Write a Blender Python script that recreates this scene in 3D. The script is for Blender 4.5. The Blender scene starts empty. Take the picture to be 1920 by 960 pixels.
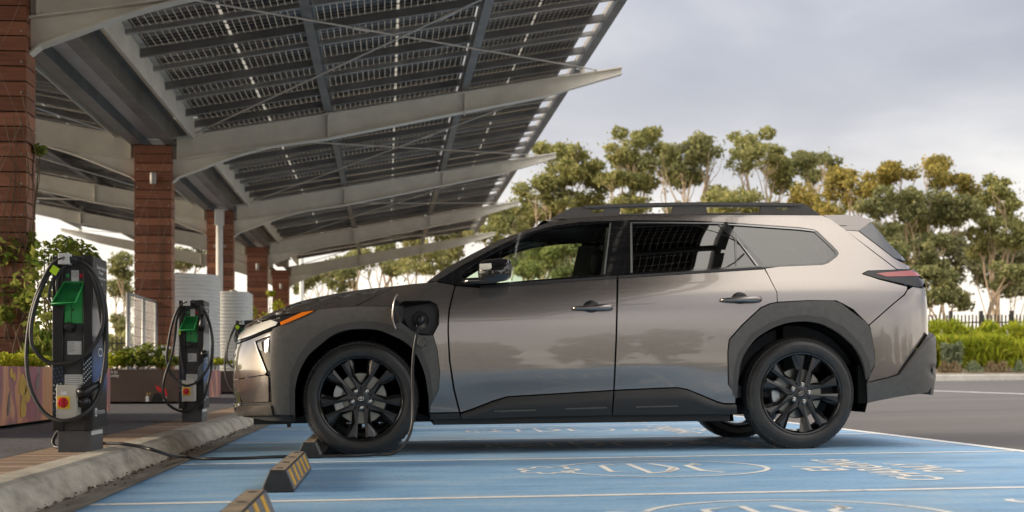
import bpy, bmesh, math, random
from math import sin, cos, pi, sqrt, atan, radians, floor, exp, hypot
from bisect import bisect_right
from mathutils import Vector, Matrix, noise
from mathutils.geometry import delaunay_2d_cdt
random.seed(11)
scene = bpy.context.scene
COL = scene.collection

# ---------------------------------------------------------------- camera model (photograph is 1920 x 960)
FPX, CX, HY, CH = 2570.0, 960.0, 700.0, 0.525
YAW = atan(236.0 / FPX)
SA, CA = sin(YAW), cos(YAW)
SLOPE = 0.0105
def g(X):                                   # height of the car park, which drains towards the kerb
    return SLOPE * (X + 0.15) if X < 4.4 else SLOPE * 4.55 + 0.0150 * (X - 4.4)
def proj(x, y, z):
    d = x * SA + y * CA
    r = x * CA - y * SA
    return CX + FPX * r / d, HY - FPX * (z - CH) / d
def at_d(px, py, d):
    r = (px - CX) / FPX * d
    return Vector((r * CA + d * SA, d * CA - r * SA, CH + (HY - py) * d / FPX))
def at_z(px, py, z):
    return at_d(px, py, (CH - z) * FPX / (py - HY))
def at_g(px, py):                           # a point of the car park surface
    z = 0.0
    for _ in range(8):
        p = at_z(px, py, z); z = g(p.x)
    return p
def at_Y(px, py, Y):
    k = (px - CX) / FPX
    return at_d(px, py, Y / (CA - k * SA))
def at_X(px, py, X):
    k = (px - CX) / FPX
    return at_d(px, py, X / (k * CA + SA))

# ---------------------------------------------------------------- objects
def link(o, parent=None):
    COL.objects.link(o)
    if parent is not None: o.parent = parent
    return o
def tag(o, label=None, cat=None, group=None, kind=None):
    if label: o['label'] = label
    if cat: o['category'] = cat
    if group: o['group'] = group
    if kind: o['kind'] = kind
    return o
def empty(name, loc=(0, 0, 0), rz=0.0, label=None, cat=None, group=None):
    o = bpy.data.objects.new(name, None)
    o.empty_display_size = 0.1
    o.location = loc; o.rotation_euler = (0, 0, rz)
    link(o)
    return tag(o, label, cat, group)
def dup(root, loc, rz=None, label=None, group=None):
    r = root.copy(); link(r); r.location = loc
    if rz is not None: r.rotation_euler = (0, 0, rz)
    if label: r['label'] = label
    if group: r['group'] = group
    for ch in list(root.children):
        c = ch.copy(); link(c); c.parent = r
        for gch in list(ch.children):
            d = gch.copy(); link(d); d.parent = c
    return r

class MB:
    """collects faces; build() links them as one mesh object"""
    def __init__(self): self.v = []; self.f = []; self.m = []; self.mi = 0
    def add(self, vs, fs):
        b = len(self.v); self.v += [tuple(p) for p in vs]
        for f in fs: self.f.append([b + i for i in f]); self.m.append(self.mi)
        return self
    def box(self, x0, x1, y0, y1, z0, z1):
        return self.add([(x0,y0,z0),(x1,y0,z0),(x1,y1,z0),(x0,y1,z0),(x0,y0,z1),(x1,y0,z1),(x1,y1,z1),(x0,y1,z1)],
            [(0,3,2,1),(4,5,6,7),(0,1,5,4),(1,2,6,5),(2,3,7,6),(3,0,4,7)])
    def prism(self, poly, axis, a, b):
        """poly of 2-D points extruded along axis from a to b; axis 'x': (y,z), 'y': (x,z), 'z': (x,y)"""
        n = len(poly)
        def P(p, t):
            if axis == 'x': return (t, p[0], p[1])
            if axis == 'y': return (p[0], t, p[1])
            return (p[0], p[1], t)
        vs = [P(p, a) for p in poly] + [P(p, b) for p in poly]
        fs = [tuple(range(n))[::-1], tuple(range(n, 2 * n))]
        for i in range(n):
            j = (i + 1) % n; fs.append((i, j, n + j, n + i))
        return self.add(vs, fs)
    def tube(self, pts, r, n=8, caps=True):
        pts = [Vector(p) for p in pts]
        rs = r if isinstance(r, (list, tuple)) else [r] * len(pts)
        rings = []; up = None
        for i, p in enumerate(pts):
            t = (pts[min(i + 1, len(pts) - 1)] - pts[max(i - 1, 0)])
            if t.length < 1e-9: t = Vector((0, 0, 1))
            t.normalize()
            if up is None:
                up = Vector((0, 0, 1)) if abs(t.z) < 0.9 else Vector((0, 1, 0))
            a = t.cross(up)
            if a.length < 1e-5: a = t.orthogonal()
            a.normalize(); up = a.cross(t).normalized()
            rings.append([p + (a * cos(2*pi*k/n) + up * sin(2*pi*k/n)) * rs[i] for k in range(n)])
        vs = [q for ring in rings for q in ring]; fs = []
        for i in range(len(pts) - 1):
            for k in range(n):
                k2 = (k + 1) % n
                fs.append((i*n + k, (i+1)*n + k, (i+1)*n + k2, i*n + k2))
        if caps:
            fs.append(tuple(range(n))); fs.append(tuple(range((len(pts)-1)*n, len(pts)*n))[::-1])
        return self.add(vs, fs)
    def lathe(self, prof, n=32, axis='y', c=(0, 0, 0), closed=False, a0=0.0, a1=2*pi):
        """prof: (radius, height along axis)"""
        full = abs(a1 - a0 - 2*pi) < 1e-6
        m = n if full else n + 1
        vs = []
        for (r, h) in prof:
            for k in range(m):
                a = a0 + (a1 - a0) * k / n
                u, w = r * cos(a), r * sin(a)
                p = {'y': (u, h, w), 'z': (u, w, h), 'x': (h, u, w)}[axis]
                vs.append((p[0]+c[0], p[1]+c[1], p[2]+c[2]))
        fs = []
        L = len(prof)
        for i in range(L if closed else L - 1):
            i2 = (i + 1) % L
            for k in range(n):
                k2 = (k + 1) % m
                fs.append((i*m + k, i*m + k2, i2*m + k2, i2*m + k))
        return self.add(vs, fs)
    def ball(self, c, rx, ry, rz, n=16, m=10, e=1.0):
        def sp(v): return math.copysign(abs(v) ** e, v)
        vs = [(c[0], c[1], c[2] - rz)]
        for i in range(1, m):
            t = -pi/2 + pi*i/m
            for k in range(n):
                a = 2*pi*k/n
                vs.append((c[0] + rx*sp(cos(t))*sp(cos(a)), c[1] + ry*sp(cos(t))*sp(sin(a)), c[2] + rz*sp(sin(t))))
        vs.append((c[0], c[1], c[2] + rz)); fs = []
        for k in range(n):
            k2 = (k+1) % n
            fs.append((0, 1 + k2, 1 + k)); fs.append((len(vs)-1, 1 + (m-2)*n + k, 1 + (m-2)*n + k2))
            for i in range(m - 2):
                fs.append((1+i*n+k, 1+i*n+k2, 1+(i+1)*n+k2, 1+(i+1)*n+k))
        return self.add(vs, fs)
    def build(self, name, mat, parent=None, smooth=False, angle=None, origin=None, bevel=0.0, recalc=True):
        me = bpy.data.meshes.new(name)
        off = Vector(origin) if origin is not None else Vector((0, 0, 0))
        me.from_pydata([tuple(Vector(p) - off) for p in self.v], [], self.f)
        for mm in (mat if isinstance(mat, (list, tuple)) else [mat]): me.materials.append(mm)
        for p, k in zip(me.polygons, self.m): p.material_index = k
        if recalc or bevel:
            bm = bmesh.new(); bm.from_mesh(me)
            bmesh.ops.recalc_face_normals(bm, faces=bm.faces)
            if bevel:
                es = [e for e in bm.edges if len(e.link_faces) == 2 and e.calc_face_angle(0) > 0.5]
                bmesh.ops.bevel(bm, geom=es, offset=bevel, segments=2, profile=0.5, affect='EDGES', clamp_overlap=True)
            bm.to_mesh(me); bm.free()
        if smooth or angle:
            for p in me.polygons: p.use_smooth = True
            if angle:
                me.set_sharp_from_angle(angle=radians(angle))
        o = bpy.data.objects.new(name, me)
        link(o, parent)
        if origin is not None: o.location = off
        return o

def smooth01(a, b, x):
    t = min(1.0, max(0.0, (x - a) / (b - a)))
    return t * t * t * (t * (6 * t - 15) + 10)
class Tab:
    """smooth monotone interpolation of a table"""
    def __init__(self, xs, ys):
        self.x, self.y = list(xs), list(ys); n = len(xs)
        h = [xs[i+1] - xs[i] for i in range(n-1)]; d = [(ys[i+1] - ys[i]) / h[i] for i in range(n-1)]
        m = [d[0]] + [0.0] * (n - 2) + [d[-1]]
        for i in range(1, n-1):
            if d[i-1] * d[i] > 0:
                w1, w2 = 2*h[i] + h[i-1], h[i] + 2*h[i-1]
                m[i] = (w1 + w2) / (w1 / d[i-1] + w2 / d[i])
        self.m = m
    def __call__(self, v):
        x, y, m = self.x, self.y, self.m
        if v <= x[0]: return y[0] + m[0] * (v - x[0])
        if v >= x[-1]: return y[-1] + m[-1] * (v - x[-1])
        i = bisect_right(x, v) - 1
        h = x[i+1] - x[i]; t = (v - x[i]) / h
        return ((1+2*t)*(1-t)**2*y[i] + t*(1-t)**2*h*m[i] + t*t*(3-2*t)*y[i+1] + t*t*(t-1)*h*m[i+1])
class CR:
    """Catmull-Rom through 2-D points, by chord length"""
    def __init__(self, pts):
        s = [0.0]
        for a, b in zip(pts, pts[1:]): s.append(s[-1] + hypot(b[0]-a[0], b[1]-a[1]))
        self.s, self.p = s, pts
        n = len(pts); self.t = []
        for i in range(n):
            a, b = max(0, i-1), min(n-1, i+1)
            self.t.append(tuple((pts[b][k]-pts[a][k]) / (s[b]-s[a]) for k in range(len(pts[0]))))
    def __call__(self, v):
        s = self.s; v = min(max(v, s[0]), s[-1])
        i = min(bisect_right(s, v) - 1, len(s) - 2)
        h = s[i+1]-s[i]; t = (v-s[i])/h
        a, b, c, d = (1+2*t)*(1-t)**2, t*(1-t)**2*h, t*t*(3-2*t), t*t*(t-1)*h
        return tuple(a*self.p[i][k] + b*self.t[i][k] + c*self.p[i+1][k] + d*self.t[i+1][k] for k in range(len(self.p[0])))
def curve_pts(pts, n):
    c = CR([tuple(p) for p in pts]) if len(pts[0]) == 2 else None
    if c is None:
        c = CR3(pts)
    L = c.s[-1]
    return [c(L * i / (n - 1)) for i in range(n)]
class CR3(CR):
    def __init__(self, pts):
        pts = [tuple(p) for p in pts]; s = [0.0]
        for a, b in zip(pts, pts[1:]): s.append(s[-1] + max(1e-6, sqrt(sum((b[k]-a[k])**2 for k in range(3)))))
        self.s, self.p = s, pts; n = len(pts); self.t = []
        for i in range(n):
            a, b = max(0, i-1), min(n-1, i+1)
            self.t.append(tuple((pts[b][k]-pts[a][k]) / (s[b]-s[a]) for k in range(3)))

# ---------------------------------------------------------------- materials
def nodes(m):
    m.use_nodes = True
    return m.node_tree.nodes, m.node_tree.links
def pmat(name, col, rough=0.5, metal=0.0, coat=0.0, coatr=0.03, var=0.0, vscale=4.0, vcol=None, bump=0.0, bscale=60.0, spec=0.5,
         rvar=0.0, stretch=None, detail=6.0, trans=0.0, ior=1.45):
    m = bpy.data.materials.new(name); N, L = nodes(m)
    b = N['Principled BSDF']
    b.inputs['Base Color'].default_value = (*col, 1); b.inputs['Roughness'].default_value = rough
    b.inputs['Metallic'].default_value = metal; b.inputs['Coat Weight'].default_value = coat
    b.inputs['Coat Roughness'].default_value = coatr; b.inputs['Specular IOR Level'].default_value = spec
    b.inputs['Transmission Weight'].default_value = trans; b.inputs['IOR'].default_value = ior
    if var or bump or rvar:
        tc = N.new('ShaderNodeTexCoord'); mp = N.new('ShaderNodeMapping')
        L.new(tc.outputs['Object'], mp.inputs['Vector'])
        if stretch: mp.inputs['Scale'].default_value = stretch
    if var or rvar:
        n = N.new('ShaderNodeTexNoise'); n.inputs['Scale'].default_value = vscale; n.inputs['Detail'].default_value = detail
        n.inputs['Roughness'].default_value = 0.62
        L.new(mp.outputs[0], n.inputs['Vector'])
        rmp = N.new('ShaderNodeMapRange'); rmp.inputs[1].default_value = 0.32; rmp.inputs[2].default_value = 0.68
        L.new(n.outputs['Fac'], rmp.inputs[0])
        if var:
            mx = N.new('ShaderNodeMix'); mx.data_type = 'RGBA'
            c2 = vcol if vcol else tuple(min(1, c * (1 + var)) for c in col)
            c1 = col if vcol else tuple(c * (1 - var) for c in col)
            mx.inputs[6].default_value = (*c1, 1); mx.inputs[7].default_value = (*c2, 1)
            L.new(rmp.outputs[0], mx.inputs[0]); L.new(mx.outputs[2], b.inputs['Base Color'])
        if rvar:
            r2 = N.new('ShaderNodeMapRange'); r2.inputs[3].default_value = max(0, rough - rvar); r2.inputs[4].default_value = min(1, rough + rvar)
            L.new(rmp.outputs[0], r2.inputs[0]); L.new(r2.outputs[0], b.inputs['Roughness'])
    if bump:
        n2 = N.new('ShaderNodeTexNoise'); n2.inputs['Scale'].default_value = bscale; n2.inputs['Detail'].default_value = 4
        L.new(mp.outputs[0], n2.inputs['Vector'])
        bp = N.new('ShaderNodeBump'); bp.inputs['Strength'].default_value = bump; bp.inputs['Distance'].default_value = 0.01
        L.new(n2.outputs['Fac'], bp.inputs['Height']); L.new(bp.outputs[0], b.inputs['Normal'])
    return m
def ramp(N, stops, interp='LINEAR'):
    r = N.new('ShaderNodeValToRGB'); cr = r.color_ramp; cr.interpolation = interp
    while len(cr.elements) < len(stops): cr.elements.new(0.5)
    for e, (p, c) in zip(cr.elements, stops): e.position = p; e.color = (*c, 1)
    return r
def mathn(N, L, op, a, b=None, c=None):
    n = N.new('ShaderNodeMath'); n.operation = op
    for i, v in enumerate((a, b, c)):
        if v is None: continue
        if isinstance(v, (int, float)): n.inputs[i].default_value = v
        else: L.new(v, n.inputs[i])
    return n.outputs[0]
def glassmat(name, tint, refl=0.06, mix=1.0):
    m = bpy.data.materials.new(name); N, L = nodes(m)
    N.remove(N['Principled BSDF']); out = N['Material Output']
    t = N.new('ShaderNodeBsdfTransparent'); t.inputs[0].default_value = (*tint, 1)
    gl = N.new('ShaderNodeBsdfGlossy'); gl.inputs['Roughness'].default_value = 0.01
    fr = N.new('ShaderNodeFresnel'); fr.inputs['IOR'].default_value = 1.52
    f2 = mathn(N, L, 'MULTIPLY_ADD', fr.outputs[0], mix, refl)
    ms = N.new('ShaderNodeMixShader'); L.new(f2, ms.inputs[0]); L.new(t.outputs[0], ms.inputs[1]); L.new(gl.outputs[0], ms.inputs[2])
    L.new(ms.outputs[0], out.inputs[0])
    return m
def leafmat(name, cols, trans=0.35):
    m = bpy.data.materials.new(name); N, L = nodes(m); N.remove(N['Principled BSDF'])
    out = N['Material Output']
    geo = N.new('ShaderNodeNewGeometry')
    tc = N.new('ShaderNodeTexCoord'); nz = N.new('ShaderNodeTexNoise'); nz.inputs['Scale'].default_value = 0.9; nz.inputs['Detail'].default_value = 2
    L.new(tc.outputs['Object'], nz.inputs['Vector'])
    v = mathn(N, L, 'MULTIPLY_ADD', geo.outputs['Random Per Island'], 0.55, mathn(N, L, 'MULTIPLY', nz.outputs['Fac'], 0.6))
    n = len(cols)
    r = ramp(N, [(0.15 + 0.7 * i / (n - 1), c) for i, c in enumerate(cols)])
    L.new(v, r.inputs[0])
    d = N.new('ShaderNodeBsdfDiffuse'); t = N.new('ShaderNodeBsdfTranslucent')
    L.new(r.outputs[0], d.inputs[0]); L.new(r.outputs[0], t.inputs[0])
    ms = N.new('ShaderNodeMixShader'); ms.inputs[0].default_value = trans
    L.new(d.outputs[0], ms.inputs[1]); L.new(t.outputs[0], ms.inputs[2]); L.new(ms.outputs[0], out.inputs[0])
    return m

M = {}
def text_mesh(body, name, mat, parent=None, fit=None, mtx=None, bold=0.0, align='LEFT', thick=0.0):
    """lettering as a mesh of its own, fitted to a (width, height) box"""
    cu = bpy.data.curves.new(name, 'FONT'); cu.body = body; cu.size = 1.0; cu.offset = bold; cu.resolution_u = 3
    cu.space_line = 0.95
    tmp = bpy.data.objects.new(name, cu); COL.objects.link(tmp)
    bpy.context.view_layer.update()
    dg = bpy.context.evaluated_depsgraph_get()
    me = bpy.data.meshes.new_from_object(tmp.evaluated_get(dg))
    bpy.data.objects.remove(tmp); bpy.data.curves.remove(cu)
    me.name = name
    xs = [v.co.x for v in me.vertices]; ys = [v.co.y for v in me.vertices]
    x0, x1, y0, y1 = min(xs), max(xs), min(ys), max(ys)
    w, h = fit
    for v in me.vertices:
        v.co.x = (v.co.x - x0) / (x1 - x0) * w - (w / 2 if align == 'CENTER' else 0)
        v.co.y = (v.co.y - y0) / (y1 - y0) * h - (h / 2 if align == 'CENTER' else 0)
    if mtx is not None: me.transform(mtx)
    me.materials.clear(); me.materials.append(mat)
    o = bpy.data.objects.new(name, me); link(o, parent)
    return o
def basis(xa, ya, o):
    xa, ya, o = Vector(xa), Vector(ya), Vector(o); za = xa.cross(ya)
    m = Matrix.Identity(4)
    for i in range(3): m[i][0], m[i][1], m[i][2], m[i][3] = xa[i], ya[i], za[i], o[i]
    return m
# ================================================================= materials of the setting
M['timber'] = None
def ground_mats():
    # asphalt
    m = bpy.data.materials.new('asphalt'); N, L = nodes(m); b = N['Principled BSDF']
    tc = N.new('ShaderNodeTexCoord')
    n1 = N.new('ShaderNodeTexNoise'); n1.inputs['Scale'].default_value = 0.35; n1.inputs['Detail'].default_value = 8
    n2 = N.new('ShaderNodeTexNoise'); n2.inputs['Scale'].default_value = 60; n2.inputs['Detail'].default_value = 4
    mp = N.new('ShaderNodeMapping'); mp.inputs['Scale'].default_value = (0.25, 1.6, 1)
    L.new(tc.outputs['Object'], mp.inputs[0]); L.new(mp.outputs[0], n1.inputs['Vector']); L.new(tc.outputs['Object'], n2.inputs['Vector'])
    v = mathn(N, L, 'MULTIPLY_ADD', n2.outputs['Fac'], 0.5, mathn(N, L, 'MULTIPLY', n1.outputs['Fac'], 0.6))
    r = ramp(N, [(0.3, (0.075, 0.068, 0.064)), (0.75, (0.165, 0.150, 0.140))])
    L.new(v, r.inputs[0]); L.new(r.outputs[0], b.inputs['Base Color']); b.inputs['Roughness'].default_value = 0.85
    bp = N.new('ShaderNodeBump'); bp.inputs['Strength'].default_value = 0.4; bp.inputs['Distance'].default_value = 0.01
    L.new(n2.outputs['Fac'], bp.inputs['Height']); L.new(bp.outputs[0], b.inputs['Normal'])
    M['asphalt'] = m
    # blue paint, worn and streaky
    m = bpy.data.materials.new('blue_paint'); N, L = nodes(m); b = N['Principled BSDF']
    tc = N.new('ShaderNodeTexCoord')
    mp = N.new('ShaderNodeMapping'); mp.inputs['Scale'].default_value = (0.55, 1.7, 1); L.new(tc.outputs['Object'], mp.inputs[0])
    n1 = N.new('ShaderNodeTexNoise'); n1.inputs['Scale'].default_value = 2.2; n1.inputs['Detail'].default_value = 9; n1.inputs['Roughness'].default_value = 0.65
    L.new(mp.outputs[0], n1.inputs['Vector'])
    n2 = N.new('ShaderNodeTexNoise'); n2.inputs['Scale'].default_value = 45; n2.inputs['Detail'].default_value = 5; L.new(tc.outputs['Object'], n2.inputs['Vector'])
    n3 = N.new('ShaderNodeTexNoise'); n3.inputs['Scale'].default_value = 0.7; n3.inputs['Detail'].default_value = 5; L.new(tc.outputs['Object'], n3.inputs['Vector'])
    v = mathn(N, L, 'MULTIPLY_ADD', n2.outputs['Fac'], 0.35, mathn(N, L, 'MULTIPLY', n1.outputs['Fac'], 0.75))
    r = ramp(N, [(0.36, (0.12, 0.235, 0.39)), (0.47, (0.20, 0.385, 0.60)), (0.58, (0.25, 0.45, 0.67)), (0.70, (0.38, 0.52, 0.64))])
    L.new(v, r.inputs[0])
    # scattered grey-green dirt
    rd = N.new('ShaderNodeMapRange'); rd.inputs[1].default_value = 0.56; rd.inputs[2].default_value = 0.78; L.new(n3.outputs['Fac'], rd.inputs[0])
    mx = N.new('ShaderNodeMix'); mx.data_type = 'RGBA'; mx.inputs[7].default_value = (0.30, 0.34, 0.36, 1)
    L.new(mathn(N, L, 'MULTIPLY', rd.outputs[0], 0.8), mx.inputs[0]); L.new(r.outputs[0], mx.inputs[6])
    # darker, damper patches drawn out along the bays
    mp4 = N.new('ShaderNodeMapping'); mp4.inputs['Scale'].default_value = (0.5, 1.9, 1); mp4.inputs['Location'].default_value = (3.1, 0.4, 0); L.new(tc.outputs['Object'], mp4.inputs[0])
    n4 = N.new('ShaderNodeTexNoise'); n4.inputs['Scale'].default_value = 1.1; n4.inputs['Detail'].default_value = 7; n4.inputs['Roughness'].default_value = 0.7; L.new(mp4.outputs[0], n4.inputs['Vector'])
    r4 = N.new('ShaderNodeMapRange'); r4.inputs[1].default_value = 0.55; r4.inputs[2].default_value = 0.66; L.new(n4.outputs['Fac'], r4.inputs[0])
    mx4 = N.new('ShaderNodeMix'); mx4.data_type = 'RGBA'; mx4.blend_type = 'MULTIPLY'; mx4.inputs[7].default_value = (0.58, 0.72, 0.86, 1)
    L.new(mathn(N, L, 'MULTIPLY', r4.outputs[0], 0.75), mx4.inputs[0]); L.new(mx.outputs[2], mx4.inputs[6]); mx = mx4
    # dark specks
    sp = N.new('ShaderNodeTexVoronoi'); sp.inputs['Scale'].default_value = 5.0; L.new(tc.outputs['Object'], sp.inputs['Vector'])
    s2 = mathn(N, L, 'LESS_THAN', sp.outputs['Distance'], 0.045)
    mx2 = N.new('ShaderNodeMix'); mx2.data_type = 'RGBA'; mx2.inputs[7].default_value = (0.07, 0.10, 0.15, 1)
    L.new(mathn(N, L, 'MULTIPLY', s2, 0.6), mx2.inputs[0]); L.new(mx.outputs[2], mx2.inputs[6]); L.new(mx2.outputs[2], b.inputs['Base Color'])
    b.inputs['Roughness'].default_value = 0.62
    bp = N.new('ShaderNodeBump'); bp.inputs['Strength'].default_value = 0.35; bp.inputs['Distance'].default_value = 0.008
    L.new(n2.outputs['Fac'], bp.inputs['Height']); L.new(bp.outputs[0], b.inputs['Normal'])
    M['blue'] = m
    # worn white road paint: the surface shows through at flakes
    m = bpy.data.materials.new('white_road_paint'); N, L = nodes(m); b = N['Principled BSDF']
    tc = N.new('ShaderNodeTexCoord'); n = N.new('ShaderNodeTexNoise'); n.inputs['Scale'].default_value = 14; n.inputs['Detail'].default_value = 6
    L.new(tc.outputs['Object'], n.inputs['Vector'])
    r = ramp(N, [(0.28, (0.45, 0.53, 0.60)), (0.40, (0.83, 0.82, 0.78)), (0.7, (0.90, 0.89, 0.86))]); L.new(n.outputs['Fac'], r.inputs[0])
    L.new(r.outputs[0], b.inputs['Base Color']); b.inputs['Roughness'].default_value = 0.6
    M['white'] = m
    # concrete
    def conc(name, cols, stretch, joints=0.0):
        m = bpy.data.materials.new(name); N, L = nodes(m); b = N['Principled BSDF']
        tc = N.new('ShaderNodeTexCoord'); mp = N.new('ShaderNodeMapping'); mp.inputs['Scale'].default_value = stretch; L.new(tc.outputs['Object'], mp.inputs[0])
        n = N.new('ShaderNodeTexNoise'); n.inputs['Scale'].default_value = 3; n.inputs['Detail'].default_value = 9; n.inputs['Roughness'].default_value = 0.7
        L.new(mp.outputs[0], n.inputs['Vector'])
        r = ramp(N, [(0.3, cols[0]), (0.5, cols[1]), (0.68, cols[2])]); L.new(n.outputs['Fac'], r.inputs[0])
        L.new(r.outputs[0], b.inputs['Base Color']); b.inputs['Roughness'].default_value = 0.85
        n2 = N.new('ShaderNodeTexNoise'); n2.inputs['Scale'].default_value = 30; n2.inputs['Detail'].default_value = 6; L.new(tc.outputs['Object'], n2.inputs['Vector'])
        bp = N.new('ShaderNodeBump'); bp.inputs['Strength'].default_value = 0.6; bp.inputs['Distance'].default_value = 0.012
        L.new(n2.outputs['Fac'], bp.inputs['Height']); L.new(bp.outputs[0], b.inputs['Normal'])
        return m
    M['kerb'] = conc('kerb_concrete', ((0.22, 0.19, 0.15), (0.47, 0.435, 0.36), (0.64, 0.60, 0.50)), (1.2, 1.0, 2.5))
    M['gutter'] = conc('gutter_concrete', ((0.15, 0.13, 0.105), (0.31, 0.275, 0.22), (0.44, 0.40, 0.32)), (2.5, 0.6, 1))
    M['farkerb'] = conc('pale_concrete', ((0.4, 0.38, 0.33), (0.5, 0.48, 0.43), (0.58, 0.56, 0.5)), (1, 1, 1))
    M['dirt'] = conc('litter', ((0.05, 0.035, 0.02), (0.11, 0.08, 0.05), (0.18, 0.14, 0.09)), (1, 1, 1))
    M['mulch'] = conc('mulch', ((0.12, 0.09, 0.06), (0.24, 0.19, 0.13), (0.34, 0.28, 0.2)), (1, 1, 1))
    # brick pavers laid on edge
    m = bpy.data.materials.new('pavers'); N, L = nodes(m); b = N['Principled BSDF']
    tc = N.new('ShaderNodeTexCoord'); sp = N.new('ShaderNodeSeparateXYZ'); L.new(tc.outputs['Object'], sp.inputs[0])
    fy = mathn(N, L, 'FRACT', mathn(N, L, 'DIVIDE', sp.outputs['Y'], 0.105))
    joint = mathn(N, L, 'LESS_THAN', fy, 0.20)
    wn = N.new('ShaderNodeTexWhiteNoise'); wn.noise_dimensions = '1D'; L.new(mathn(N, L, 'FLOOR', mathn(N, L, 'DIVIDE', sp.outputs['Y'], 0.105)), wn.inputs['W'])
    n = N.new('ShaderNodeTexNoise'); n.inputs['Scale'].default_value = 12; n.inputs['Detail'].default_value = 6; L.new(tc.outputs['Object'], n.inputs['Vector'])
    v = mathn(N, L, 'MULTIPLY_ADD', wn.outputs['Value'], 0.5, mathn(N, L, 'MULTIPLY', n.outputs['Fac'], 0.5))
    r = ramp(N, [(0.2, (0.24, 0.15, 0.10)), (0.5, (0.43, 0.295, 0.195)), (0.8, (0.55, 0.42, 0.30))]); L.new(v, r.inputs[0])
    mx = N.new('ShaderNodeMix'); mx.data_type = 'RGBA'; mx.inputs[7].default_value = (0.09, 0.06, 0.05, 1)
    L.new(joint, mx.inputs[0]); L.new(r.outputs[0], mx.inputs[6]); L.new(mx.outputs[2], b.inputs['Base Color']); b.inputs['Roughness'].default_value = 0.85
    M['pavers'] = m
    M['path'] = pmat('pebble_footpath', (0.145, 0.14, 0.15), 0.85, var=0.65, vscale=60, bump=0.5, bscale=90)
ground_mats()

# ================================================================= ground
def sheet(name, xs, ys, zf, mat, kind='structure'):
    mb = MB(); n = len(xs)
    vs = [(x, y, zf(x, y)) for y in ys for x in xs]
    fs = [(j*n+i, j*n+i+1, (j+1)*n+i+1, (j+1)*n+i) for j in range(len(ys)-1) for i in range(n-1)]
    mb.add(vs, fs)
    return tag(mb.build(name, mat), kind=kind)
XK = -1.20                                                    # blue paint ends at the gutter
Y1, BAY = 5.68, 2.455                                         # first painted line in view and the bay width
sheet('car_park_ground', [-400, -60, -12.5, XK-0.001, XK, -0.1, 4.4, 12, 25, 60, 400], [-300, -40, 0, 20, 60, 110, 500],
      lambda x, y: (g(x) if x > XK - 0.0005 else g(XK) - 0.06) if x < 60 else g(60), M['asphalt'])
XE = 0.5*(at_g(1920, 849).x + at_g(1600, 806.5).x)
sheet('painted_parking_bays', [XK, 1.5, XE + 0.03], [Y1 + BAY*k for k in range(-6, 14)], lambda x, y: g(x) + 0.003, M['blue'])
# gutter, kerb, pavers, footpath
ys = [-14 + 0.5 * i for i in range(140)]
random.seed(3)
sheet('gutter', [XK - 0.185, XK - 0.09, XK + 0.012], ys, lambda x, y: g(XK) + 0.010 - (0.022 if x < XK - 0.05 else 0), M['gutter'])
ZP = 0.095
mb = MB()
kp = [(XK-0.43, -0.1), (XK-0.43, ZP), (XK-0.30, ZP + 0.002), (XK-0.265, ZP - 0.008), (XK-0.24, ZP - 0.032), (XK-0.195, 0.0), (XK-0.172, -0.1)]
nseg = 0
y = -14.0
while y < 56:
    L_ = 2.4
    mb.prism(kp, 'y', y + 0.004, y + L_ - 0.004); y += L_
tag(mb.build('kerb', M['kerb']), kind='structure')
mb = MB()                                                    # leaf litter that has washed into the gutter
for _ in range(900):
    yy = random.uniform(2, 26); xx = XK - 0.165 + abs(random.gauss(0, 0.03)) * (1.0 + 0.8*noise.noise(Vector((yy*2.1, 0, 0))))
    s = random.uniform(0.004, 0.013); a = random.uniform(0, pi); z0 = g(XK) - 0.002 + random.uniform(0, 0.010)
    mb.add([(xx + s*cos(a), yy + s*sin(a)*1.6, z0), (xx - s*sin(a)*.6, yy + s*cos(a)*.6, z0 + s*.8), (xx - s*cos(a), yy - s*sin(a)*1.6, z0), (xx + s*sin(a)*.6, yy - s*cos(a)*.6, z0 + s*.4)], [(0, 1, 2, 3)])
tag(mb.build('leaf_litter', M['dirt'], recalc=False), kind='stuff')
sheet('paver_strip', [-1.95, XK - 0.432], [-14, 56], lambda x, y: ZP - 0.003, M['pavers'])
sheet('footpath', [-12.5, -1.953], [-14, 56], lambda x, y: ZP - 0.002, M['path'])
mb = MB(); mb.box(-12.5, -1.60, -14, 56, -0.4, ZP - 0.02)
tag(mb.build('footpath_base', M['gutter']), kind='structure')

# ---- painted lines
def ribbon(mb, pts, w, closed=False, dz=0.0048):
    P = [Vector((p[0], p[1])) for p in pts]; n = len(P); Ls, Rs = [], []
    for i in range(n):
        a = P[(i-1) % n] if (closed or i > 0) else P[i]; b = P[(i+1) % n] if (closed or i < n-1) else P[i]
        t = (b - a).normalized(); nn = Vector((-t.y, t.x))
        Ls.append(P[i] + nn*w/2); Rs.append(P[i] - nn*w/2)
    vs = [(q.x, q.y, g(q.x) + dz) for q in Ls + Rs]
    m = n if closed else n - 1
    mb.add(vs, [(i, (i+1) % n, n + (i+1) % n, n + i) for i in range(m)])
mb = MB()
for k in range(-6, 13):
    y = Y1 + BAY*k
    ribbon(mb, [(XK + 0.005, y), (0.5, y), (2.2, y), (XE - 0.04, y)], 0.07)
ribbon(mb, [(XE, Y1 - 6*BAY), (XE, Y1), (XE, Y1 + 12*BAY)], 0.085)
tag(mb.build('bay_lines', M['white'], recalc=False), kind='structure')
mb = MB()
for (a, b) in (((1600, 728), (2300, 752)),):
    p, q = at_g(*a), at_g(*b)
    ribbon(mb, [p, q], 0.16, dz=0.006)
tag(mb.build('road_line', M['white'], recalc=False), kind='structure')
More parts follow.
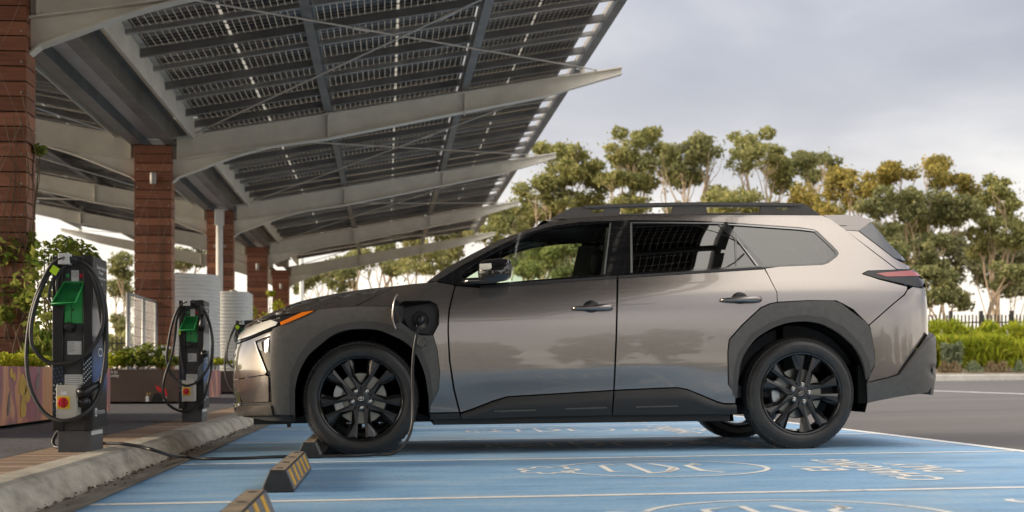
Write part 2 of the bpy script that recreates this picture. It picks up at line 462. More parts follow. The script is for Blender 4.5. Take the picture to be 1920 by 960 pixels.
# ---- vehicle emblem and lettering of each bay (traced once, in bay coordinates)
def ev(px, py): return at_g(960 + px / 3.84, 850 + py / 3.84)
def emb_paths():
    out = []
    ell = []
    for i in range(61):
        a = -pi + 0.30 + (2*pi - 0.60)*i/60
        ell.append(ev(1082 + 760*cos(a), 116 + 57*sin(a)))
    out.append((ell, 0.030, False))
    out.append(([ev(*p) for p in ((640, 93), (830, 80), (1005, 148), (720, 138), (640, 93))], 0.034, False))
    out.append(([ev(*p) for p in ((985, 78), (1160, 106), (1125, 138), (985, 150))], 0.040, False))
    out.append(([ev(*p) for p in ((1165, 108), (1185, 118), (1120, 140))], 0.04, False))
    out.append(([ev(*p) for p in ((1345, 88), (1290, 76), (1320, 84), (1255, 92), (1370, 130), (1530, 143))], 0.040, False))
    cl = []
    for i in range(72):
        a = 2*pi*i/72
        rr = 0.70 + 0.36*abs(cos(3.5*a + 0.5))
        cl.append(ev(264 + 205*rr*cos(a), 127 + 25*rr*sin(a)))
    out.append((cl, 0.028, True))
    return out
paths = emb_paths()
def word(body, x_bot, y0, y1, hgt):
    o = text_mesh(body, 'lettering', M['white'], fit=(y1 - y0, hgt), mtx=basis((0, 1, 0), (-1, 0, 0), (x_bot, y0, 0)), bold=0.022)
    me = o.data; vs = [tuple(v.co) for v in me.vertices]; fs = [list(p.vertices) for p in me.polygons]
    bpy.data.objects.remove(o); return vs, fs
words = [word('EV', 2.36, 6.80, 7.16, 0.21), word('CHARGING', 2.61, 6.13, 7.64, 0.215), word('ONLY', 2.89, 6.55, 7.24, 0.21)]
for k in range(-1, 6):
    mb = MB()
    for pts, w, cl in paths: ribbon(mb, [(p.x, p.y + BAY*k) for p in pts], w, cl)
    for vs, fs in words: mb.add([(v[0], v[1] + BAY*k + (0.24 if k == 1 else 0), g(v[0]) + 0.0048) for v in vs], fs)
    tag(mb.build('road_marking', M['white'], recalc=False), kind='structure')

# ---- far side of the road: kerb, planted verge
FK0, FK1 = Vector((-60, 62, 0)), Vector((70, 34.0, 0))
def far_pt(t, off):
    d = (FK1 - FK0).normalized(); n = Vector((-d.y, d.x, 0))
    p = FK0 + (FK1 - FK0) * t + n * off
    return p
def far_g(p): return 0.29 if p.x < 18 else 0.29 + 0.006*(p.x - 18)
mb = MB()
T = [i / 26 for i in range(27)]
for a, b in zip(T, T[1:]):
    q = []
    for t in (a, b):
        for off, dz in ((-0.02, -0.4), (0.0, 0.15), (0.03, 0.185), (0.32, 0.185), (0.32, -0.4)):
            p = far_pt(t, off); q.append((p.x, p.y, far_g(p) + dz))
    mb.add(q, [(0, 1, 6, 5), (1, 2, 7, 6), (2, 3, 8, 7), (3, 4, 9, 8)])
tag(mb.build('far_kerb', M['farkerb']), kind='structure')
mb = MB()
for a, b in zip(T, T[1:]):
    q = []
    for t in (a, b):
        for off, dz in ((0.33, 0.17), (1.2, 0.3), (3.5, 0.45), (12, 0.5), (300, 0.4)):
            p = far_pt(t, off); q.append((p.x, p.y, far_g(p) + dz))
    mb.add(q, [(0, 1, 6, 5), (1, 2, 7, 6), (2, 3, 8, 7), (3, 4, 9, 8)])
tag(mb.build('verge', M['mulch'], smooth=True), kind='structure')
# ================================================================= solar canopy
M['beam'] = pmat('painted_steel', (0.72, 0.68, 0.585), 0.5, var=0.09, vscale=2.5, bump=0.04, bscale=40, rvar=0.1)
M['dark_steel'] = pmat('galvanised_dark', (0.20, 0.19, 0.175), 0.5, metal=0.1, var=0.3, vscale=1.5)
M['grey_steel'] = pmat('galvanised_grey', (0.34, 0.325, 0.30), 0.45, metal=0.2, var=0.2, vscale=2)
M['gutter_steel'] = pmat('gutter_sheet', (0.42, 0.42, 0.41), 0.4, metal=0.2, var=0.15, vscale=2)
M['rod'] = pmat('bright_rod', (0.55, 0.54, 0.5), 0.35, metal=0.5)
def timber():
    m = bpy.data.materials.new('timber_boards'); N, L = nodes(m); b = N['Principled BSDF']
    tc = N.new('ShaderNodeTexCoord'); sp = N.new('ShaderNodeSeparateXYZ'); L.new(tc.outputs['Object'], sp.inputs[0])
    bz = mathn(N, L, 'DIVIDE', sp.outputs['Z'], 0.158)
    wn = N.new('ShaderNodeTexWhiteNoise'); wn.noise_dimensions = '1D'; L.new(mathn(N, L, 'FLOOR', bz), wn.inputs['W'])
    mp = N.new('ShaderNodeMapping'); mp.inputs['Scale'].default_value = (1.2, 1.2, 14); L.new(tc.outputs['Object'], mp.inputs[0])
    n = N.new('ShaderNodeTexNoise'); n.inputs['Scale'].default_value = 3; n.inputs['Detail'].default_value = 8; L.new(mp.outputs[0], n.inputs['Vector'])
    v = mathn(N, L, 'MULTIPLY_ADD', wn.outputs['Value'], 0.45, mathn(N, L, 'MULTIPLY', n.outputs['Fac'], 0.6))
    r = ramp(N, [(0.2, (0.15, 0.050, 0.025)), (0.5, (0.27, 0.100, 0.050)), (0.8, (0.38, 0.155, 0.082))]); L.new(v, r.inputs[0])
    L.new(r.outputs[0], b.inputs['Base Color']); b.inputs['Roughness'].default_value = 0.55
    return m
M['timber'] = timber(); M['dark_gap'] = pmat('board_gap', (0.012, 0.008, 0.006), 0.9)
def pv():
    m = bpy.data.materials.new('solar_cells'); N, L = nodes(m); b = N['Principled BSDF']; out = N['Material Output']
    tc = N.new('ShaderNodeTexCoord'); sp = N.new('ShaderNodeSeparateXYZ'); L.new(tc.outputs['Object'], sp.inputs[0])
    def line(o, pitch, w): # distance to the nearest cell edge
        f = mathn(N, L, 'FRACT', mathn(N, L, 'ADD', mathn(N, L, 'DIVIDE', o, pitch), 100.5))
        return mathn(N, L, 'LESS_THAN', mathn(N, L, 'ABSOLUTE', mathn(N, L, 'SUBTRACT', f, 0.5)), w)
    lx = line(sp.outputs['X'], 0.0935, 0.038); ly = line(sp.outputs['Y'], 0.172, 0.022)
    mid = mathn(N, L, 'LESS_THAN', mathn(N, L, 'ABSOLUTE', sp.outputs['X']), 0.022)
    midd = mathn(N, L, 'MULTIPLY', mid, mathn(N, L, 'LESS_THAN', mathn(N, L, 'FRACT', mathn(N, L, 'DIVIDE', sp.outputs['Y'], 0.34)), 0.8))
    fac = mathn(N, L, 'MAXIMUM', mathn(N, L, 'MAXIMUM', lx, ly), midd)
    nz = N.new('ShaderNodeTexNoise'); nz.inputs['Scale'].default_value = 1.1; L.new(tc.outputs['Object'], nz.inputs['Vector'])
    cr = ramp(N, [(0.35, (0.008, 0.008, 0.012)), (0.7, (0.024, 0.022, 0.025))]); L.new(nz.outputs['Fac'], cr.inputs[0]); L.new(cr.outputs[0], b.inputs['Base Color'])
    b.inputs['Roughness'].default_value = 0.22; b.inputs['Specular IOR Level'].default_value = 0.4
    t = N.new('ShaderNodeBsdfTransparent'); t.inputs[0].default_value = (0.42, 0.42, 0.40, 1)
    d = N.new('ShaderNodeBsdfTranslucent'); d.inputs[0].default_value = (0.58, 0.57, 0.53, 1)
    m1 = N.new('ShaderNodeMixShader'); m1.inputs[0].default_value = 0.55; L.new(t.outputs[0], m1.inputs[1]); L.new(d.outputs[0], m1.inputs[2])
    ms = N.new('ShaderNodeMixShader'); L.new(fac, ms.inputs[0]); L.new(b.outputs[0], ms.inputs[1]); L.new(m1.outputs[0], ms.inputs[2])
    L.new(ms.outputs[0], out.inputs[0]); return m
M['pv'] = pv()

XC, YF1, PITCH = -4.07, 14.94, 9.74
def YF(k): return YF1 + PITCH * (k - 1)
CW, CD = 0.32, 0.19                         # half width and half depth of a clad column
ZB = 4.575                                   # top of the beams at the column
ZT = 4.45                                    # column top
SL = 0.178
def beam_profile(sign):
    """side elevation (x, z) of one cantilevered beam, from the column outwards"""
    L_ = 8.34
    top = [(CW - 0.01, ZB), (L_, ZB + SL*(L_ - CW))]
    bot = [(L_, ZB + SL*(L_-CW) - 0.11), (6.9, ZB + SL*(6.9-CW) - 0.30), (5.0, ZB + SL*(5.0-CW) - 0.36), (3.0, ZB + SL*(3-CW) - 0.43), (CW - 0.01, ZB - 0.38)]
    return [(sign*x, z) for x, z in top + bot]
def haunch_profile(sign):
    up = [(CW - 0.005, ZB - 0.385), (3.0, ZB + SL*(3-CW) - 0.435)]
    lo = []
    for i in range(1, 12):
        t = i / 11
        x = 3.0 + (CW - 0.005 - 3.0)*t
        lo.append((x, (ZB + SL*(3-CW) - 0.437) - 0.37*t - 0.42*t*t + 0.04*sin(pi*t)))
    lo[-1] = (CW - 0.005, ZB - 0.76)
    lo[-2] = (CW + 0.10, ZB - 0.67)
    return [(sign*x, z) for x, z in up + lo]
def make_frame():
    r = empty('canopy_frame', (0, 0, 0))
    mb = MB(); mb.box(-CW, CW, -CD, CD, 0.02, ZT)
    # boards: shadow gaps are real grooves
    mb = MB(); z = 0.02; i = 0
    while z < ZT - 0.01:
        z1 = min(ZT, z + 0.158)
        mb.box(-CW, CW, -CD, CD, z + 0.007, z1 - 0.007); z = z1
    mb.mi = 1; mb.box(-CW + 0.016, CW - 0.016, -CD + 0.016, CD - 0.016, 0, ZT - 0.005)
    c = mb.build('column', [M['timber'], M['dark_gap']], r)
    for z in (0.9, 1.85, 2.8, 3.75):          # wire pegs along both edges
        pass
    pg = MB()
    for z in [0.5 + 0.32*i for i in range(12)]:
        for s in (-1, 1):
            pg.ball((s*(CW - 0.05), -CD - 0.004, z), 0.012, 0.012, 0.012, 8, 6)
            pg.ball((CW + 0.004, s*(CD - 0.05), z), 0.012, 0.012, 0.012, 8, 6)
    tr = MB()
    for k in range(3):
        z0 = 0.5 + 1.28*k
        for a, b in (((-1, 0), (1, 1.28)), ((1, 0), (-1, 1.28))):
            tr.tube([(a[0]*(CW-.05), -CD-0.01, z0 + a[1]), (b[0]*(CW-.05), -CD-0.01, z0 + b[1])], 0.0014, 5)
    tr.v += []
    b_ = len(tr.v); tr.v += pg.v; tr.f += [[b_ + i for i in f] for f in pg.f]; tr.m += pg.m
    tr.build('trellis_wire', M['grey_steel'], c)
    for s in (1, -1):
        mb = MB(); mb.prism(beam_profile(s), 'y', -0.012, 0.012)
        P = beam_profile(s)
        def flange(pts, w):
            for a, b in zip(pts, pts[1:]):
                dx, dz = b[0]-a[0], b[1]-a[1]; l = hypot(dx, dz); nx, nz = -dz/l*0.011, dx/l*0.011
                mb.prism([(a[0]-nx, a[1]-nz), (b[0]-nx, b[1]-nz), (b[0]+nx, b[1]+nz), (a[0]+nx, a[1]+nz)], 'y', -w, w)
        flange(P[0:2], 0.10); flange(P[2:7], 0.10)
        H_ = haunch_profile(s)
        mb.prism(H_, 'y', -0.010, 0.010)
        flange(H_[2:], 0.085)
        for xs in (0.40, 3.04, 5.48):
            zt = ZB + SL*(xs-CW)
            zb = zt - (0.40 if xs > 1 else 0.36)
            mb.prism([(s*xs-0.008, zb), (s*xs+0.008, zb), (s*xs+0.008, zt), (s*xs-0.008, zt)], 'y', -0.09, 0.09)
        o = mb.build('beam', M['beam'], r)
        for xs in (3.04, 5.48, 7.62):        # posts that carry the purlins
            mb = MB(); zt = ZB + SL*(xs-CW)
            mb.box(s*xs - 0.045, s*xs + 0.045, -0.045, 0.045, zt + 0.011, zt + 0.20 + (0.08 if xs > 7 else 0))
            mb.build('purlin_post', M['beam'], r)
    return r
RANK = ['nearest the camera', 'second from the camera', 'third', 'fourth', 'farthest']
frames = {}
fr = make_frame()
fl = {-2: 'hindmost butterfly canopy frame well behind the viewpoint', -1: 'steel butterfly canopy frame on a timber clad column behind the viewpoint', 0: 'steel butterfly canopy frame on a timber clad column beside the viewpoint',
      1: 'canopy frame on the big red-brown timber column at the left edge with climbing plants', 2: 'canopy frame on timber column with small wall lamp, behind the mesh screen and brown planter',
      3: 'canopy frame on timber column with the white downpipe in front', 4: 'canopy frame on timber column just left of the car bonnet, fourth in the row',
      5: 'farthest canopy frame, its short red-brown column lowest of the row'}
for k in (-2, -1, 1, 2, 3, 4, 5):
    o = fr if k == -2 else dup(fr, (0, 0, 0))
    o.location = (XC, YF(k), ZP - 0.01)
    tag(o, fl[k], 'canopy frame', 'row of canopy frames'); frames[k] = o
for ch in (): pass

# ---- roof bays between the frames
def zr(x): return ZB + SL*(abs(x) - CW)    # top line of the beams
PN, PL = 1.074, 2.30
ROWS = 9
def make_bay():
    r = empty('solar_roof', (0, 0, 0))
    # valley beams and box gutter along the column line (local y from 0 to PITCH)
    for s in (-1, 1):
        mb = MB(); x0 = s*0.30
        mb.box(x0 - 0.008, x0 + 0.008, 0.02, PITCH - 0.02, ZT + 0.02, ZT + 0.40)
        mb.box(x0 - 0.10, x0 + 0.10, 0.02, PITCH - 0.02, ZT + 0.005, ZT + 0.019)
        mb.box(x0 - 0.10, x0 + 0.10, 0.02, PITCH - 0.02, ZT + 0.401, ZT + 0.415)
        mb.build('valley_beam', M['dark_steel'], r)
    mb = MB(); mb.prism([(-0.16, ZT + 0.42), (-0.13, ZT + 0.12), (0.13, ZT + 0.12), (0.16, ZT + 0.42), (0.15, ZT + 0.42), (0.12, ZT + 0.13), (-0.12, ZT + 0.13), (-0.15, ZT + 0.42)], 'y', 0.03, PITCH - 0.03)
    mb.build('box_gutter', M['gutter_steel'], r)
    panel = None
    for s in (-1, 1):
        mb = MB(); xg = s*0.68                # upstand beside the gutter
        mb.box(xg - 0.012, xg + 0.012, 0.02, PITCH - 0.02, zr(0.68) - 0.05, zr(0.68) + 0.30)
        x0_, x1_ = s*0.17, s*0.80
        mb.prism([(x0_, zr(.60) + 0.315), (x1_, zr(.80) + 0.315), (x1_, zr(.80) + 0.319), (x0_, zr(.60) + 0.319)], 'y', 0.02, PITCH - 0.02)
        mb.build('edge_rail', M['beam'], r)
        for i, xs in enumerate((3.04, 5.48, 7.56)):
            mb = MB(); zb = zr(xs) + (0.10 if i < 2 else 0.16); hw = 0.065
            mb.box(s*xs - hw, s*xs - hw + 0.012, 0.05, PITCH - 0.05, zb - 0.06, zb + 0.15)
            mb.box(s*xs - hw + 0.012, s*xs + hw, 0.05, PITCH - 0.05, zb + 0.138, zb + 0.15)
            mb.box(s*xs - hw + 0.012, s*xs + hw, 0.05, PITCH - 0.05, zb - 0.06, zb - 0.048)
            mb.build('purlin', M['dark_steel'], r)
        for j in range(ROWS):                 # rails run up the slope, deep and shallow in turn
            yj = 0.03 + PITCH / ROWS * j
            dpt = 0.115 if j % 2 == 0 else 0.065
            mb = MB()
            x0, x1 = 0.66, 7.55
            z0, z1 = zr(x0) + 0.27, zr(x1) + 0.27
            mb.prism([(s*x0, z0 - dpt), (s*x1, z1 - dpt), (s*x1, z1), (s*x0, z0)], 'y', yj - 0.035, yj - 0.025)
            mb.prism([(s*x0, z0 - dpt), (s*x1, z1 - dpt), (s*x1, z1 - dpt + 0.01), (s*x0, z0 - dpt + 0.01)], 'y', yj - 0.024, yj + 0.045)
            mb.prism([(s*x0, z0 - 0.01), (s*x1, z1 - 0.01), (s*x1, z1), (s*x0, z0)], 'y', yj - 0.024, yj + 0.045)
            mb.build('rail', M['dark_steel'] if j % 2 == 0 else M['grey_steel'], r)
        for j in range(ROWS):
            yj = 0.03 + PITCH / ROWS * (j + 0.5)
            for i, xm in enumerate((1.92, 4.235, 6.355)):
                if panel is None:
                    mb = MB(); mb.box(-PL/2, PL/2, -PN/2, PN/2, -0.004, 0.004)
                    panel = mb.build('solar_panel', M['pv'], r); o = panel
                    fb = MB()
                    for q in ((-PL/2 - .012, -PL/2, -PN/2, PN/2), (PL/2, PL/2 + .012, -PN/2, PN/2)): fb.box(q[0], q[1], q[2], q[3], -0.018, 0.012)
                    fo = fb.build('frame', M['rod'], panel)
                else:
                    o = panel.copy(); link(o, r); f2 = fo.copy(); link(f2, o)
                o.location = (s*xm, yj, zr(xm) + 0.295); o.rotation_euler = (0, -s*atan(SL), 0); o.scale = (0.835 if i == 2 else 1.0, 1, 1)
    # bracing rods in the plane of the roof
    for s in (-1, 1):
        for a, b in (((0.75, 0.15), (7.9, PITCH - 0.05)), ((7.9, 0.1), (0.75, PITCH - 0.25))):
            mb = MB(); za, zb = zr(a[0]) + 0.02, zr(b[0]) + 0.02
            pa, pb = Vector((s*a[0], a[1], za)), Vector((s*b[0], b[1], zb))
            if a[0] > 5: pa.z -= 0.02; pb.z -= 0.02
            mb.tube([pa, pb], 0.014, 6)
            q = pa.lerp(pb, 0.4); q2 = pa.lerp(pb, 0.43); mb.tube([q, q2], 0.026, 6)
            mb.build('brace_rod', M['rod'], r)
    return r
bl = {-2: 'hindmost solar panel roof bay well behind the viewpoint', -1: 'solar panel roof bay behind the viewpoint', 0: 'solar panel roof bay directly above the viewpoint',
      1: 'biggest solar panel roof bay, above the first timber column at top left', 2: 'solar panel roof bay between the second and third timber columns',
      3: 'solar panel roof bay between the third and fourth timber columns', 4: 'farthest solar panel roof bay, past the fourth timber column'}
bay = make_bay()
for k in range(-2, 5):
    o = bay if k == -2 else dup(bay, (0, 0, 0))
    o.location = (XC, YF(k), ZP - 0.01)
    tag(o, bl[k], 'solar roof', 'canopy roof bays of solar panels')

# ---- lamps on the columns
def wall_lamp(k, label):
    r = empty('wall_lamp', (XC + 0.02, YF(k) - CD - 0.002, 3.93 if k == 2 else 3.9), 0, label, 'wall lamp', 'lamps on the timber columns')
    mb = MB(); mb.box(-0.03, 0.03, -0.05, 0, -0.03, 0.03); mb.build('bracket', M['dark_steel'], r)
    mb = MB(); mb.lathe([(0.0, -0.1), (0.05, -0.1), (0.055, -0.09), (0.055, 0.09), (0.05, 0.1), (0, 0.1)], 20, 'z', (0, -0.09, 0)); mb.build('lamp_body', M['grey_steel'], r, angle=40)
    return r
wall_lamp(2, 'small grey cylinder lamp on the second timber column below the canopy beams')
wall_lamp(4, 'small grey cylinder lamp on the fourth timber column near the bonnet')
wall_lamp(5, 'small grey cylinder lamp on the farthest timber column')
# ---- white downpipe in front of the third column
M['white_pvc'] = pmat('white_pipe', (0.66, 0.66, 0.63), 0.4, var=0.06, vscale=3)
p = at_Y(411.5, 545, YF(3) - CD - 0.11)
r = empty('downpipe', (p.x, YF(3) - CD - 0.11, 1.9), 0, 'white square-headed downpipe strapped to the third timber column above the water tanks', 'downpipe')
mb = MB(); mb.lathe([(0.085, 0.1), (0.085, 2.35)], 20, 'z'); mb.build('pipe', M['white_pvc'], r, smooth=True)
mb = MB(); mb.box(-0.11, 0.11, -0.09, 0.09, 2.25, 2.65); mb.build('rain_head', M['white_pvc'], r, bevel=0.01)
for z in (0.45, 1.75):
    mb = MB(); mb.box(-0.15, 0.15, 0.03, 0.10, z - 0.03, z + 0.03); mb.build('strap', M['grey_steel'], r)

# ================================================================= water tanks (corrugated, slimline)
M['tank'] = pmat('pale_corrugated_steel', (0.68, 0.68, 0.65), 0.42, metal=0.0, var=0.07, vscale=2.0)
def tank(name, px0, px1, pytop, d, depth, label):
    a, b = at_d(px0, 700, d), at_d(px1, 700, d); top = at_d(px0, pytop, d).z
    w = (b.x - a.x) / 2; c = (a + b) / 2
    r = empty('water_tank', (c.x, c.y + depth/2, ZP), 0, label, 'water tank', 'corrugated water tanks')
    outline = []
    rr = min(w, depth/2) * 0.8; n = 10
    for (cx, cy, a0) in ((w - rr, depth/2 - rr, 0), (-(w - rr), depth/2 - rr, pi/2), (-(w - rr), -(depth/2 - rr), pi), (w - rr, -(depth/2 - rr), 1.5*pi)):
        for i in range(n + 1):
            t = a0 + pi/2*i/n; outline.append((cx, cy, cos(t), sin(t)))
    mb = MB(); hz = top - ZP; nz = int(hz / 0.0127); vs = []; m = len(outline)
    for j in range(nz + 1):
        z = hz*j/nz; q = rr + 0.008*sin(2*pi*z/0.076)
        for (cx, cy, ca, sa) in outline: vs.append((cx + q*ca, cy + q*sa, z))
    fs = [(j*m+i, j*m+(i+1) % m, (j+1)*m+(i+1) % m, (j+1)*m+i) for j in range(nz) for i in range(m)]
    fs.append(tuple(range(nz*m, nz*m + m)))
    mb.add(vs, fs); o = mb.build('shell', M['tank'], r, angle=60)
    mb = MB(); mb.lathe([(0.0, 0.0), (0.09, 0.0), (0.09, 0.06), (0.0, 0.08)], 16, 'z', (0, 0, hz)); mb.build('inlet_cap', M['grey_steel'], r)
tank('a', 242, 400, 512, 27.5, 1.7, 'larger white corrugated water tank behind the second timber column')
tank('b', 398, 464, 546, 30.5, 1.5, 'smaller white corrugated water tank below the downpipe')

# ================================================================= mesh screen by the second column
M['galv'] = pmat('galvanised_mesh', (0.42, 0.42, 0.41), 0.45, metal=0.4)
def screen():
    X = -4.02
    p0, p1 = at_X(240, 700, X), at_X(292, 700, X)
    y0, y1 = p0.y, p1.y; zt = at_X(240, 548, X).z
    r = empty('mesh_screen', (X, y0, ZP), 0, 'galvanised mesh screen with round posts left of the second timber column', 'mesh fence')
    h = zt - ZP
    for y in (0, (y1-y0)*0.52, y1 - y0):
        mb = MB(); mb.tube([(0, y, 0), (0, y, h)], 0.035, 10); mb.build('post', M['galv'], r, smooth=True)
    mb = MB()
    for z in (0.5, h - 0.02): mb.tube([(0, 0, z), (0, y1-y0, z)], 0.022, 8)
    mb.build('rail', M['galv'], r, smooth=True)
    mb = MB(); n = int((y1-y0) / 0.13)
    for i in range(n): mb.tube([(0, (y1-y0)*(i+.5)/n, 0.5), (0, (y1-y0)*(i+.5)/n, h)], 0.005, 4)
    for i in range(8): mb.tube([(0, 0, 0.6 + (h-0.7)*i/7), (0, y1-y0, 0.6 + (h-0.7)*i/7)], 0.004, 4)
    mb.build('mesh_infill', M['galv'], r)
screen()

# ================================================================= planters
def mural(seed):
    m = bpy.data.materials.new('mural'); N, L = nodes(m); b = N['Principled BSDF']
    tc = N.new('ShaderNodeTexCoord'); mp = N.new('ShaderNodeMapping'); mp.inputs['Scale'].default_value = (1, 1.5, 0.8); mp.inputs['Location'].default_value = (seed, seed*1.7, 0)
    L.new(tc.outputs['Object'], mp.inputs[0])
    n = N.new('ShaderNodeTexNoise'); n.inputs['Scale'].default_value = 1.15; n.inputs['Detail'].default_value = 1.5; n.inputs['Distortion'].default_value = 1.3
    L.new(mp.outputs[0], n.inputs['Vector'])
    r = ramp(N, [(0.0, (0.62, 0.33, 0.15)), (0.36, (0.60, 0.30, 0.14)), (0.40, (0.44, 0.17, 0.15)), (0.45, (0.33, 0.125, 0.155)), (0.52, (0.36, 0.13, 0.145)),
                 (0.555, (0.23, 0.18, 0.155)), (0.60, (0.42, 0.165, 0.16)), (0.66, (0.64, 0.34, 0.18))])
    L.new(n.outputs['Fac'], r.inputs[0])
    n2 = N.new('ShaderNodeTexNoise'); n2.inputs['Scale'].default_value = 9; n2.inputs['Detail'].default_value = 5
    mp2 = N.new('ShaderNodeMapping'); mp2.inputs['Scale'].default_value = (1, 1, 0.3); L.new(tc.outputs['Object'], mp2.inputs[0]); L.new(mp2.outputs[0], n2.inputs['Vector'])
    mx = N.new('ShaderNodeMix'); mx.data_type = 'RGBA'; mx.blend_type = 'MULTIPLY'; mx.inputs[0].default_value = 0.5
    L.new(r.outputs[0], mx.inputs[6])
    r2 = ramp(N, [(0.3, (0.85, 0.8, 0.8)), (0.6, (1.25, 1.2, 1.2))]); L.new(n2.outputs['Fac'], r2.inputs[0]); L.new(r2.outputs[0], mx.inputs[7])
    sp = N.new('ShaderNodeSeparateXYZ'); L.new(tc.outputs['Object'], sp.inputs[0])
    j = mathn(N, L, 'LESS_THAN', mathn(N, L, 'FRACT', mathn(N, L, 'DIVIDE', sp.outputs['Y'], 0.30)), 0.02)
    m3 = N.new('ShaderNodeMix'); m3.data_type = 'RGBA'; m3.inputs[7].default_value = (0.05, 0.03, 0.03, 1)
    L.new(mathn(N, L, 'MULTIPLY', j, 0.8), m3.inputs[0]); L.new(mx.outputs[2], m3.inputs[6])
    L.new(m3.outputs[2], b.inputs['Base Color']); b.inputs['Roughness'].default_value = 0.6
    return m
M['brown_board'] = pmat('brown_board', (0.10, 0.068, 0.050), 0.55, var=0.2, vscale=3)
M['petal'] = pmat('mural_yellow', (0.58, 0.37, 0.07), 0.6, var=0.2, vscale=8)
M['grey_mural'] = pmat('mural_grey', (0.22, 0.17, 0.155), 0.6, var=0.25, vscale=8)
M['soil'] = pmat('soil', (0.06, 0.045, 0.03), 0.9, var=0.4, vscale=12)
M['sign_white'] = pmat('white_lettering', (0.75, 0.74, 0.70), 0.5)
M['black_void'] = pmat('black_gap', (0.01, 0.01, 0.01), 0.6)
M['red_paint'] = pmat('red_paint', (0.55, 0.03, 0.03), 0.5)
XP0, XP1, HP = -4.75, -2.92, 0.485
def planter(k, y0, y1, label, seed):
    r = empty('planter', (XP1, y0, ZP), 0, label, 'planter', 'planters round the timber columns')
    Lp = y1 - y0; W = XP1 - XP0
    mb = MB(); mb.box(-W + 0.002, -0.03, 0.03, Lp, 0.03, HP - 0.06); mb.build('tub', M['brown_board'], r)
    mb = MB(); mb.box(-0.028, 0, 0, Lp, 0.03, HP); mb.build('mural_face', mural(seed), r)
    mb = MB(); mb.box(-W, -0.03, 0, 0.028, 0.03, HP); mb.build('end_board', M['brown_board'], r)
    mb = MB(); mb.box(-W + 0.03, -0.06, 0.05, Lp - 0.03, HP - 0.058, HP - 0.045); mb.build('soil', M['soil'], r)
    return r
PY = {1: (9.4, 14.90), 2: (19.75, 24.65), 3: (29.4, 34.4)}
pl1 = planter(1, *PY[1], 'low planter with pink, orange and yellow mural boards below the left timber column', 1.3)
pl2 = planter(2, *PY[2], 'brown planter box with white lettering and a red painted figure on its end', 4.1)
pl3 = planter(3, *PY[3], 'far planter box with a pale end beside the smaller water tank', 7.7)
# flower painted on the first mural: flat petals a hair proud of the boards
def petal(px, py, w, h, lean=0.0, mat='petal'):
    p = at_X(px, py, XP1)
    s = (p - Vector((0, 0, CH))).length / FPX
    mb = MB(); n = 22; pts = []
    for i in range(n):
        a = 2*pi*i/n
        yy = w*s*3.75*cos(a)*(1 - 0.35*sin(a)); zz = h*s*sin(a)
        pts.append((yy + lean*zz, zz))
    mb.prism([(p.y - PY[1][0] + a, p.z - ZP + b) for a, b in pts], 'x', 0.0015, 0.004)
    mb.build('painted_petal', M[mat], pl1)
petal(42, 722, 6.5, 20); petal(51, 735, 5, 19, 0.1); petal(43, 762, 5, 20); petal(21, 699, 2.5, 9); petal(26, 706, 2.2, 8); petal(50, 700, 2.5, 8)
petal(16, 757, 2.2, 22, 0.25, 'grey_mural'); petal(70, 715, 3, 14, 0.5, 'grey_mural')
# lettering and painted figures on the second planter's end board
def on_end(body, x0, x1, yt, yb):
    Y = PY[2][0] - 0.0025
    a, b = at_Y(x0, yb, Y), at_Y(x1, yt, Y)
    text_mesh(body, 'lettering', M['sign_white'], pl2, (b.x - a.x, b.z - a.z), basis((1, 0, 0), (0, 0, 1), (a.x - XP1, -0.0025, a.z - ZP)), bold=0.015)
on_end('re to', 205.5, 220.5, 695, 700); on_end('unity', 205.5, 223.5, 701.5, 708.5)
def on_end_poly(pts, mat, name):
    Y = PY[2][0]; q = [at_Y(x, y, Y) for x, y in pts]
    mb = MB(); mb.prism([(p.x - XP1, p.z - ZP) for p in q], 'y', -0.004, -0.0015); mb.build(name, mat, pl2)
on_end_poly([(291, 722), (297, 724), (303, 729), (305, 735), (299, 735), (294, 731)], M['red_paint'], 'painted_figure')
on_end_poly([(306, 728), (311, 729), (314, 738), (313, 744), (308, 741)], M['red_paint'], 'painted_figure')
on_end_poly([(284 + 10.5*cos(a*pi/14) + 11, 754 - 17*sin(a*pi/14)) for a in range(15)], M['black_void'], 'painted_arch')
for pts in ([(273, 753), (279, 753), (279, 746), (280, 745), (276, 741), (272, 745), (273, 746)], [(307, 752), (312, 752), (312, 744), (307, 744)]):
    on_end_poly(pts, M['sign_white'], 'painted_house')
for x in (275, 280):
    on_end_poly([(x, 740), (x + 2, 740), (x + 2, 736), (x, 736)], M['petal'], 'painted_candle')
# ================================================================= foliage
M['gum_leaf'] = leafmat('gum_leaves', [(0.088, 0.102, 0.042), (0.20, 0.212, 0.084), (0.33, 0.328, 0.125), (0.46, 0.41, 0.165)], 0.4)
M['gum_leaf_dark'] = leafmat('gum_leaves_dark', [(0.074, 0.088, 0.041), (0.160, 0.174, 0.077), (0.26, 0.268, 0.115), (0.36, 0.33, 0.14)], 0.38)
M['gum_leaf_warm'] = leafmat('gum_leaves_warm', [(0.095, 0.095, 0.034), (0.22, 0.20, 0.066), (0.37, 0.31, 0.09), (0.50, 0.38, 0.11)], 0.4)
M['hedge_leaf'] = leafmat('hedge_leaves', [(0.10, 0.13, 0.018), (0.25, 0.31, 0.028), (0.42, 0.45, 0.04), (0.55, 0.52, 0.08)], 0.4)
M['grey_leaf'] = leafmat('grey_leaves', [(0.11, 0.15, 0.08), (0.21, 0.25, 0.14), (0.31, 0.33, 0.2)], 0.3)
M['vine_leaf'] = leafmat('vine_leaves', [(0.055, 0.095, 0.022), (0.12, 0.18, 0.035), (0.25, 0.29, 0.06), (0.36, 0.36, 0.10)], 0.4)
